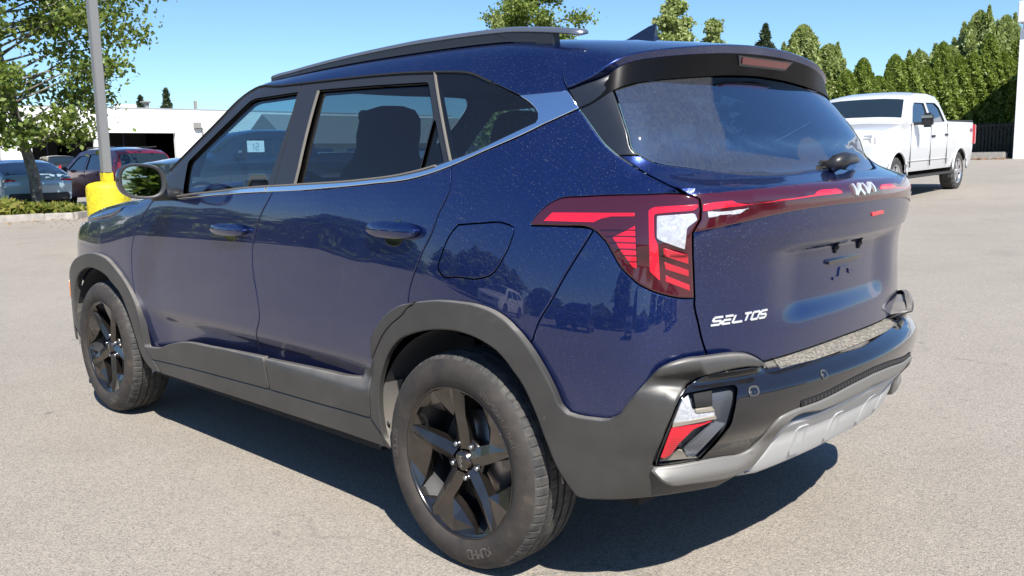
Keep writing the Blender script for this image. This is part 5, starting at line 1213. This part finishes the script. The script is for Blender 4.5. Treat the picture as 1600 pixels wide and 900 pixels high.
add(hb,'tail_panel',(-2.17,0,.90),(.08,1.62,.12),BLACK,.03); add(hb,'rear_bumper',(-2.23,0,.45),(.10,1.55,.20),K,.03); add(hb,'number_plate',(-2.245,0,.72),(.015,.32,.15),mat('plate_white',(.6,.6,.62),.5))
for s in (-1,1): add(hb,'tail_lamp',(-2.19,s*.72,.90),(.10,.28,.05),mat('red_lamp',(.45,.01,.015),.2,0,1),.01); add(hb,'headlight',(2.05,s*.74,.70),(.3,.24,.10),CLEARL,.03); add(hb,'wing_mirror',(.85,s*1.03,1.02),(.1,.18,.12),K,.03)
# cars behind the photographer that the paint mirrors
cols=[mat('car_silver',(.42,.43,.45),.3,.5,1),mat('car_white',(.75,.75,.75),.35,0,1),mat('car_graphite',(.05,.055,.06),.3,.3,1),mat('car_red',(.35,.02,.02),.3,.1,1)]
refl=[(-9,-17,90,1,'white SUV in the near row of the lot, left of the blue SUV'),(-4.5,-19,85,2,'graphite SUV parked in the row on the near side of the lot'),(3,-17,100,0,'silver SUV parked behind the photographer, nose to the trees'),(13,-6,20,0,'silver SUV parked across the lot behind the blue SUV'),(15,3.5,200,1,'white SUV parked across the lot facing the rear of the blue SUV')]
for x,y,a,c,l in refl: suvcar(l,(x,y,float(zg(x,y))),math.radians(a),cols[c],'cars parked behind the photographer')
# ================= foliage
def leafmat(name,c0,c1,c2,trans=.35):
    m=bpy.data.materials.new(name); m.use_nodes=True; n=N(m); g=n.n('ShaderNodeNewGeometry')
    col=n.ramp(g.outputs['Random Per Island'],[(.0,c0),(.55,c1),(1,c2)])
    n.l(col,n.b.inputs['Base Color']); n.b.inputs['Roughness'].default_value=.45; n.b.inputs['Specular IOR Level'].default_value=.4
    tr=n.n('ShaderNodeBsdfTranslucent'); n.l(n.mix(.5,col,(.16,.22,.02)),tr.inputs[0])
    mx=n.n('ShaderNodeMixShader'); mx.inputs[0].default_value=trans; n.l(n.b.outputs[0],mx.inputs[1]); n.l(tr.outputs[0],mx.inputs[2]); n.l(mx.outputs[0],n.o.inputs[0]); return m
def leaves(name,C,size,nrm_up=.3,elong=1.3,rng=RNG,droop=None):
    n=len(C); d=rng.normal(size=(n,3)); d[:,2]+=nrm_up; d/=np.linalg.norm(d,axis=1,keepdims=True)
    a=rng.normal(size=(n,3)) if droop is None else droop+rng.normal(size=(n,3))*.35
    a-=d*(a*d).sum(1,keepdims=True); a/=np.linalg.norm(a,axis=1,keepdims=True); b=np.cross(d,a)
    s=(size*rng.uniform(.6,1.35,n))[:,None]; a=a*s*elong*.5; b=b*s*.5
    fold=d*s*.12
    V=np.stack([C-a,C+b*.9+fold,C+a,C-b*.9+fold],1).reshape(-1,3); Q=np.arange(4*n).reshape(n,4)
    return arrmesh(name,V,Q,False)
BARK=mat('bark',(.16,.14,.12),.9); nb_=N(BARK); nb_.l(nb_.ramp(nb_.noise(9,6,.7,vec=nb_.obj()),[(.35,(.07,.06,.05)),(.6,(.22,.20,.17))]),nb_.b.inputs['Base Color'])
def broad(name,label,catg,loc,trunk_h,H,R,nl,ls,lm,seed,ends=None,group=None,lean=(0,0),tr=.17,ng=60,z0=None):
    rng=np.random.default_rng(seed); t=thing(name,label,catg,loc,0,group)
    z0=z0 or trunk_h
    top=np.array([lean[0],lean[1],H*.9]); V=[];F=[]
    def addt(pts,r):
        v,f=tube(None,pts,r,None,None,7); k=len(V); V.extend(v); F.extend([tuple(i+k for i in q) for q in f])
    tp=[top*q**1.05*np.array([1,1,1])+np.array([.12*math.sin(q*7+seed),.12*math.cos(q*5),0]) for q in np.linspace(0,1,9)]
    tp[0]=np.array([0,0,-.1]); addt(tp,np.linspace(tr,.03,9))
    C=[]; 
    E=[] if ends is None else [np.array(e,float) for e in ends]
    while len(E)<ng:
        q=rng.uniform(0,1); z=z0+(H-z0)*q; rr=R*(math.sin(math.pi*min(1,(q*.86+.14)))**.6)*rng.uniform(.35,1); a=rng.uniform(0,2*math.pi); E.append(np.array([lean[0]*q+rr*math.cos(a),lean[1]*q+rr*math.sin(a),z]))
    for e in E:
        zb=max(trunk_h*.8,e[2]-np.hypot(e[0],e[1])*rng.uniform(.15,.6)); q=min(zb/(H*.9),.95); b=top*q
        mid=b*.5+e*.5+np.array([0,0,.25*np.linalg.norm(e-b)*.3]); pts=[b,b*.6+mid*.4,mid,mid*.4+e*.6,e]; addt(pts,np.linspace(.034,.008,5)*(tr/.17))
        k=int(nl/len(E)*rng.uniform(.6,1.4)); w=rng.uniform(0,1,k)**.6
        base=np.array([mid])*(1-w[:,None])+np.array([e])*w[:,None]
        C.append(base+rng.normal(size=(k,3))*np.array([.34,.34,.26])*(R/3.6)*(.7+.5*rng.uniform()))
    link('trunk',pymesh('trunk',V,F),BARK,t); C=np.vstack(C)
    link('crown',leaves('crown',C,ls,.4,1.25,rng),lm,t); return t
def conifer(name,label,catg,loc,H,R,nl,ls,lm,seed,group=None,shape=1.0,z0=.1,spiky=0.,whorl=0,tr=.1):
    rng=np.random.default_rng(seed); t=thing(name,label,catg,loc,0,group)
    q=rng.uniform(0,1,nl)**.85; z=z0+(H-z0)*q; prof=(1-q)**shape*(.55+.45*np.minimum(1,q*6+.5)); a=rng.uniform(0,2*np.pi,nl)
    lob=1+.22*np.sin(a*5+q*17+seed)+.14*np.sin(a*9-q*31)
    if whorl: lob=lob*(.45+.75*np.abs(np.sin(q*whorl*np.pi+.6*np.sin(a*3)))**1.5)
    r=R*prof*lob*np.sqrt(rng.uniform(.35,1.05,nl)); C=np.stack([r*np.cos(a),r*np.sin(a),z],1)
    if spiky:
        k=rng.integers(3,7); 
        for i in range(k):
            m=int(nl*.05); aa=rng.uniform(0,2*np.pi); rr=R*rng.uniform(.25,.8); hh=H*rng.uniform(.75,1.02); zz=rng.uniform(0,1,m); s=(1-zz)*R*.22
            C=np.vstack([C,np.stack([rr*math.cos(aa)+rng.normal(size=m)*s,rr*math.sin(aa)+rng.normal(size=m)*s,hh*(.6+.42*zz)],1)])
    out=np.stack([C[:,0],C[:,1],np.full(len(C),R*(.9 if not whorl else .1))],1); out/=np.linalg.norm(out,axis=1,keepdims=True)
    v,f=tube(None,[(0,0,-.1),(0,0,H*.9)],[tr,.02],None,None,6); link('trunk',pymesh('trunk',v,f),BARK,t)
    link('crown',leaves('crown',C,ls,.2,1.7,rng,out),lm,t); return t
LGT=leafmat('leaf_plane',(.10,.15,.03),(.19,.26,.05),(.36,.42,.12),.5)
LHE=leafmat('leaf_hedge',(.15,.22,.035),(.23,.31,.06),(.34,.41,.11),.48)
LYE=leafmat('leaf_yellow_cedar',(.12,.17,.02),(.20,.25,.03),(.28,.32,.05),.3)
LTA=leafmat('leaf_leyland',(.24,.31,.09),(.36,.43,.15),(.48,.52,.24),.5)
LDK=leafmat('leaf_fir',(.03,.05,.028),(.06,.085,.045),(.11,.14,.08),.15)
ends=[(0.8,3.2,6.4),(1.0,3.1,6.0),(0.9,2.9,5.0),(.7,3.0,4.8),(.8,2.2,3.9),(.6,1.8,3.6),(.5,2.5,5.6),(.7,2.7,6.9),(.4,1.6,2.4),(.5,1.1,2.1),(1.2,-.8,2.0),(1.,-.2,2.2),(.9,.6,2.5),(0,2.6,7.4),(.3,2.0,3.0)]
broad('broadleaf_tree','tall grey barked broadleaf tree in the planting strip left of the lamp post','tree',(-23.9,5.75,.08),1.9,9.5,2.9,26000,.115,LGT,3,ends,None,(-.3,-1.0),.16,95,2.2)
broad('broadleaf_tree','second broadleaf tree in the planting strip at the left edge of the frame','tree',(-24.6,2.6,.08),2.3,9.0,3.0,9000,.135,LGT,5,None,None,(.2,.3),.17,60,2.6)
def inst(proto,label,loc,sc,rz,group):
    c=copy_tree(proto); c.location=loc; c.scale=sc; c.rotation_euler=(0,0,rz); c['label']=label
    if group: c['group']=group
    return c
# hedge of upright cedars
H0=[conifer('cedar_tree','x','tree',(0,0,-50),5.6,1.0,14000,.135,LHE,s,None,.5,.05) for s in (11,12,13)]
words=['at the left end of the tall hedge','second from the left in the tall hedge','third from the left in the tall hedge','left of the middle in the hedge behind the white pickup','in the hedge above the cab of the white pickup','in the hedge just right of the cab roof','in the hedge over the pickup bed','in the middle of the hedge behind the pickup','in the hedge above the pickup tail','right of the pickup tail in the hedge','near the black fence in the hedge','just behind the black fence','last green one before the yellowed cedar','hidden against the white building edge']
hp0=np.array([-17.0,40.6]); hp1=np.array([-10.6,50.0])
for i in range(14):
    q=i/13; p_=hp0*(1-q)+hp1*q; z=float(zg(*p_)); h=.78+.30*q+.10*math.sin(i*2.3)
    if i<3: loc=H0[i]; loc.location=(p_[0],p_[1],z); loc.scale=(1,1,h); o=loc; o['label']='upright green cedar '+words[i]; o['group']='cedars forming the tall hedge'
    else: o=inst(H0[i%3],'upright green cedar '+words[i],(p_[0],p_[1],z),(1+.1*math.sin(i),1,h),i*1.3,'cedars forming the tall hedge')
Y0=conifer('golden_cedar','short yellow green cedar left of the white pickup, nearest the blue SUV','tree',(-18.6,37.9,.65),3.9,.8,4200,.16,LYE,21,'golden cedars',.45)
inst(Y0,'short yellow green cedar left of the white pickup, second of the pair',(-17.7,38.9,.66),(1,1,1.06),2,'golden cedars')
inst(Y0,'yellowing cedar beside the white building edge behind the black fence',(-11.2,47.0,.75),(.9,.9,.95),4,'golden cedars')
T0=conifer('cypress_tree','tall cypress with several spiky leaders behind the left part of the hedge','tree',(-18.4,54.0,.8),6.2,2.3,30000,.18,LTA,31,'tall cypresses behind the hedge',.6,.3,1)
tw=[((-17.2,55.5),1.05,'tall cypress with spiky leaders behind the hedge, left of the highest one'),((-15.9,56.5),1.36,'highest cypress behind the hedge with ragged top'),((-14.6,57.0),1.30,'tall cypress behind the hedge, right of the highest one'),((-13.2,57.5),1.16,'tall cypress behind the hedge near the white building edge'),((-19.9,53.6),.62,'lower cypress at the left end of the group behind the hedge')]
for i,(p_,h,l) in enumerate(tw): inst(T0,l,(p_[0],p_[1],.8),(1.0,1.0,h),i*1.9+1,'tall cypresses behind the hedge')
conifer('poplar_tree','slender pale green tree with upright twigs above the right corner of the spoiler','tree',(-20.3,42.6,.66),7.1,1.7,18000,.15,LTA,41,None,.5,.3,1)
conifer('poplar_tree','slender pale green tree standing right of the first, over the golden cedars','tree',(-19.0,42.9,.66),6.0,1.6,16000,.15,LTA,42,None,.5,.3,1)
conifer('cedar_of_lebanon','dark conifer with flat spreading boughs above the right side of the roof','tree',(-21.6,41.0,.66),7.1,2.2,6500,.22,LDK,43,None,1.0,.3,0,9)
broad('cypress_tree','rounded light tree above the middle of the roof, right of the shark fin','tree',(-22.9,38.2,.64),1.5,7.3,1.25,13000,.15,LTA,44,None,None,(0,0),.14,44,1.2)
broad('cypress_tree','ragged light green tree standing right behind the shark fin aerial','tree',(-23.4,34.7,.6),1.5,8.3,1.6,18000,.15,LTA,45,None,None,(.1,.2),.16,60,1.5)
broad('broadleaf_tree','broad dark tree beyond the roof rail, left of the shark fin','tree',(-35.2,38.3,.6),3,12.4,3.6,26000,.17,LGT,46,None,None,(0,0),.25,60,3)
conifer('fir_tree','small light conifer left of the broad tree beyond the roof rail','tree',(-35.5,35.2,.6),9.0,1.5,5000,.22,LTA,47,None,.7)
for i,(y,h,x,l) in enumerate([(28.9,1.0,-88,'small far fir above the flat roof, left of the pair'),(31.6,1.1,-88,'small far fir above the flat roof, right of the pair')]):
    conifer('fir_tree',l,'tree',(x,y+8,0),8.0*h,1.6,2200,.4,LDK,60+i,'far firs above the flat roof',1.0,1,0,7)
conifer('fir_tree','far dark conifer behind the white building beside the broadleaf tree','tree',(-82,16,0),8.4,3.2,5000,.4,LDK,66,None,.8,1)
for i,(x,y,h) in enumerate([(-60,46,.62),(-56,50,.5),(-66,44,.66)]):
    inst(T0,['rounded tree behind the low grey roofed building, seen through the rear door window','smaller tree behind the low grey roof, right of the first','farthest tree behind the low grey roof, left of the first'][i],(x,y,.3),(2.0,2.0,h),i*2.,'trees behind the low building')
# trees behind the photographer, mirrored by the paint
k=0
for a in np.linspace(178,395,19):
    r=34+7*math.sin(a*.31); x,y=-1+r*math.cos(math.radians(a)),-2+r*math.sin(math.radians(a))
    w=['leftmost','second','third','fourth','fifth','sixth','seventh','eighth','ninth','tenth','eleventh','twelfth','thirteenth','fourteenth','fifteenth','sixteenth','seventeenth','eighteenth','last'][k]
    inst(T0 if k%3 else H0[0],'green tree along the lot edge behind the photographer, %s from the left end'%w,(x,y,float(zg(x,y))),(1.8,1.8,.58+.28*math.sin(a*.9)) if k%3 else (2.6,2.6,.7),a,'trees behind the photographer'); k+=1
# ================= kerbs, planting, lamp post
CONC=mat('kerb_concrete',(.36,.34,.30),.9); kc=N(CONC); kc.l(kc.ramp(kc.noise(6,6,.7,vec=kc.pos()),[(.3,(.26,.24,.21)),(.7,(.42,.39,.35))]),kc.b.inputs['Base Color'])
def slab(name,pts,z0,z1,m,bev=.02):
    p=np.array(pts,float); k=len(p); p=p if area(p)>0 else p[::-1]; V=[(a,b,z0) for a,b in p]+[(a,b,z1) for a,b in p]
    me=pymesh(name,V,[tuple(range(k))[::-1],tuple(range(k,2*k))]+[(i,(i+1)%k,k+(i+1)%k,k+i) for i in range(k)],False)
    return link(name,me,m)
def kerbstones(name,pts,label):
    t=thing(name,label,'kerb',(pts[0][0],pts[0][1],0)); p=dense(pts,1.5); bm=None
    for a,b in zip(p[:-1],p[1:]):
        d=b-a; L=np.linalg.norm(d); me=None
        o=box('kerb_stone',(0,0,0),(L-.012,.16,.22),CONC,t,None,.02); c=(a+b)/2-np.array(pts[0]); o.location=(c[0],c[1],.045); o.rotation_euler=(0,0,math.atan2(d[1],d[0]))
    return t
bed=[(-21.3,-6),(-21.25,3.2),(-20.95,4.9),(-20.6,5.45),(-21.0,5.9),(-22.6,6.3),(-24.9,6.5),(-24.9,-6)]
kerbstones('kerb',[(-21.3,-6),(-21.25,3.2),(-20.95,4.9),(-20.6,5.45),(-21.0,5.9),(-22.6,6.3),(-24.9,6.5)],'pale concrete kerb round the planting strip under the broadleaf trees')
s_=slab('planting_soil',bed,-.05,.10,mat('soil',(.12,.09,.06),.95)); s_['kind']='structure'
rng=np.random.default_rng(9); P2=rng.uniform([-24.8,-6],[-21.1,6.2],(26000,2)); P2=P2[inside(P2,np.array(bed))]; hh=.12+.30*(np.sin(P2[:,1]*1.9)*.5+.5)*rng.uniform(.3,1,len(P2))*(1-.3*(P2[:,0]>-21.6))
C=np.stack([P2[:,0],P2[:,1],.10+hh*rng.uniform(.2,1,len(P2))],1)
gc_=link('ground_cover',leaves('ground_cover',C,.13,.2,2.2,rng),leafmat('leaf_cover',(.09,.12,.02),(.20,.22,.04),(.34,.30,.08),.35)); gc_['kind']='stuff'; tag(gc_,'low yellow green ground cover plants filling the strip under the trees','ground cover')
# leaf litter on the asphalt near the kerb
n_=500; L_=np.stack([rng.uniform(-20.9,-16,n_),rng.uniform(-3,7,n_),np.full(n_,.012)],1); L_[:,0]=-20.9+rng.exponential(1.2,n_)
lt=link('fallen_leaves',leaves('fallen_leaves',L_,.05,6,1.3,rng),leafmat('leaf_dry',(.25,.10,.05),(.36,.18,.08),(.40,.28,.14),.1)); lt['kind']='stuff'; tag(lt,'dry reddish leaves scattered along the kerb','fallen leaves')
lp=thing('lamp_post','square grey lamp post on a round bright yellow concrete base','lamp post',(-12.0,2.9,0))
YEL=mat('yellow_paint',(.6,.5,.01),.6); yn=N(YEL); yn.l(yn.ramp(yn.noise(12,6,.7,vec=yn.obj()),[(.3,(.40,.31,.012)),(.6,(.60,.50,.012))]),yn.b.inputs['Base Color']); yn.l(yn.bump(yn.noise(25,5,vec=yn.obj()),.5,.02),yn.b.inputs['Normal'])
def lathe(name,prof,m,parent,seg=40):
    V=[];f=[];k=len(prof)
    for i in range(seg):
        a=2*np.pi*i/seg
        for r,z in prof: V.append((r*math.cos(a),r*math.sin(a),z))
    for i in range(seg):
        for j in range(k-1): f.append((i*k+j,((i+1)%seg)*k+j,((i+1)%seg)*k+j+1,i*k+j+1))
    return link(name,pymesh(name,V,f),m,parent)
lathe('concrete_base',[(.315,0),(.312,.90),(.30,.955),(.26,.985),(.16,1.01),(0,1.02)],YEL,lp)
GAL=mat('grey_pole_paint',(.20,.20,.195),.5,.2)
box('pole',(0,0,3.9),(.13,.13,6.0),GAL,lp,None,.01); box('pole_foot',(0,0,1.08),(.15,.15,.14),YEL,lp,None,.01)
box('lamp_arm',(0,.3,6.85),(.08,.7,.08),GAL,lp); box('lamp_head',(0,.75,6.85),(.35,.6,.12),GAL,lp,None,.02)
# ================= service building
WB_=mat('white_wall',(.78,.78,.76),.7); bn=N(WB_); bn.l(bn.ramp(bn.noise(.8,5,.6,vec=bn.obj()),[(.3,(.72,.72,.70)),(.7,(.80,.80,.78))]),bn.b.inputs['Base Color'])
sb=thing('service_building','long white flat roofed workshop with dark open bays in the left background','building',(-67,10,0))
def bx(name,x0,x1,y0,y1,z0,z1,m,parent,b=0): return box(name,((x0+x1)/2-parent.location.x,(y0+y1)/2-parent.location.y,(z0+z1)/2-parent.location.z),(x1-x0,y1-y0,z1-z0),m,parent,None,b)
top=5.55; bays=[(4.0,9.6,3.3),(12.4,17.6,3.35),(19.6,24.0,3.35),(25.0,30.3,3.75)]
bx('wall',-67.4,-67,-30,60,3.75,top,WB_,sb)
edges=[-30]+[q for b in bays for q in b[:2]]+[60]
for i in range(0,len(edges),2): bx('wall',-67.4,-67,edges[i],edges[i+1],0,3.75,WB_,sb)
for y0,y1,zt_ in bays:
    if zt_<3.74: bx('door_header',-67.4,-67.02,y0,y1,zt_,3.75,mat('header_cream',(.62,.56,.42),.7),sb)
    bx('bay_interior',-75,-74.8,y0-1,y1+1,0,4.2,mat('bay_dark',(.03,.03,.032),.8),sb); 
    for q in np.linspace(y0,y1,4)[1:-1]: bx('bay_post',-73,-72.9,q,q+.12,0,4,mat('bay_blue',(.05,.07,.12),.6),sb)
    bx('bay_ceiling',-75,-67.4,y0,y1,zt_+.3,zt_+.4,mat('bay_dark',(.03,.03,.032),.8),sb)
bx('roof',-95,-67,-30,60,top,top+.12,mat('roof_edge',(.30,.31,.33),.6),sb,.02)
for y0,y1 in ((-30,4),(30.3,60)): pass
bx('back_wall',-95,-94.8,-30,60,0,top,WB_,sb); bx('end_wall',-95,-67.4,-30,-29.8,0,top,WB_,sb); bx('end_wall',-95,-67.4,59.8,60,0,top,WB_,sb)
bx('roof_vent',-68.6,-68.0,26.2,27.8,top+.12,top+.42,WB_,sb,.05)
vm=mat('vent_grey',(.25,.24,.22),.6)
bx('exhaust_fan',-69,-68.7,28.8,29.1,top+.12,top+.6,vm,sb); bx('fan_hood',-69.1,-68.5,28.5,29.2,top+.6,top+.75,vm,sb,.05); bx('flue',-69,-68.8,33.0,33.2,top+.12,top+.9,vm,sb); bx('wall_light',-67,-66.7,31.8,32.4,4.1,4.6,vm,sb,.05)
bx('downpipe',-67,-66.9,32.5,32.62,0,4.2,vm,sb)
# showroom behind the photographer's right, seen only as a reflection
sh_=thing('showroom_building','white ribbed showroom across the lot behind the rear of the blue SUV','building',(38,16,0))
bx('wall',38,60,6,34,0,6.5,WB_,sh_); bx('roof',37.6,60.4,5.6,34.4,6.5,6.8,MATS['roof_edge'],sh_)
for q in range(8): f_=bx('window',37.93,38,8+q*3.2,10.4+q*3.2,.4,3.2,TINT,sh_)
# low building seen through the glass
lb2=thing('low_building','low cream building with a wide grey roof, seen through the rear door window','building',(-46,34,.35))
bx('wall',-48,-43,26,42,.2,2.35,mat('cream_wall',(.55,.54,.48),.8),lb2)
V=[(-42.6,25.4,2.3),(-42.6,42.6,2.3),(-45.5,42.6,4.1),(-45.5,25.4,4.1),(-48.4,25.4,2.3),(-48.4,42.6,2.3)]; V=[(a+46,b-34,c-.35) for a,b,c in V]
link('roof',pymesh('roof',V,[(0,1,2,3),(3,2,5,4),(0,3,4),(1,5,2),(0,4,5,1)],False),mat('shingle_grey',(.20,.20,.19),.8),lb2)
for y in (27.2,29.6,32,35,38): f_=bx('window',-43,-42.96,y,y+1.3,1.0,2.0,mat('frame_blue',(.12,.20,.32),.5),lb2); bx('pane',-42.96,-42.94,y+.08,y+1.22,1.08,1.92,TINT,f_).location=(0,0,0)
sg=bx('fascia_sign',-67,-66.9,36.8,39.4,3.5,4.05,mat('teal_sign',(.05,.42,.50),.4),sb)
# ================= right edge: building, fence, kerb
rb=thing('white_building','white metal clad building whose corner and eave stand at the right edge','building',(-6.5,41.5,.7))
WC=mat('white_cladding',(.74,.76,.78),.5)
bx('wall',-9.5,12,41.0,60,.3,6.8,WC,rb); bx('corner_trim',-9.56,-9.30,40.9,41.2,.4,6.3,mat('trim_white',(.8,.8,.8),.4),rb); bx('eave',-9.62,12.4,40.6,60.4,6.5,7.4,WC,rb,.03)
for q in range(40): bx('wall_rib',-9.0+q*.5,-8.95+q*.5,40.96,41.0,.4,6.0,WC,rb)
fn_=thing('black_fence','black slatted fence between the hedge and the white building','fence',(-12,43.5,.7))
fa0,fa1=np.array([-16.0,41.6]),np.array([-9.6,42.6]); L_=np.linalg.norm(fa1-fa0); fb=mat('fence_black',(.012,.012,.013),.7)
for i in range(44):
    p_=fa0+(fa1-fa0)*i/43; o=box('slat',(p_[0]-fn_.location.x,p_[1]-fn_.location.y,.85),(.11,.03,1.6),fb,fn_); 
for z in (.3,1.5): bx('rail',-16,-9.6,42.08,42.13,z+.7,z+.78,fb,fn_).rotation_euler=(0,0,0)
kb=box('concrete_block',(0,0,0),(3.4,.5,.42),CONC,None,None,.04); kb.location=(-11.6,41.2,.72+.12); tag(kb,'grey concrete barrier block at the foot of the black fence','barrier')
n_=260; L2=np.stack([rng.uniform(-13.5,-9.6,n_),rng.normal(40.4,.35,n_),np.full(n_,.71)],1); L2[:,2]=[float(zg(a,b))+.02 for a,b,c in L2]
l2=link('fallen_leaves',leaves('fallen_leaves',L2,.12,4,1.3,rng),leafmat('leaf_dry2',(.25,.10,.05),(.36,.18,.08),(.40,.28,.14),.1)); l2['kind']='stuff'; tag(l2,'reddish bark and leaf litter below the black fence','fallen leaves')
def fl(root):
    for p in list(root.children):
        for q in list(p.children):
            for r in list(q.children):
                m=q.matrix_basis.copy(); r.parent=p; r.matrix_basis=m@r.matrix_basis
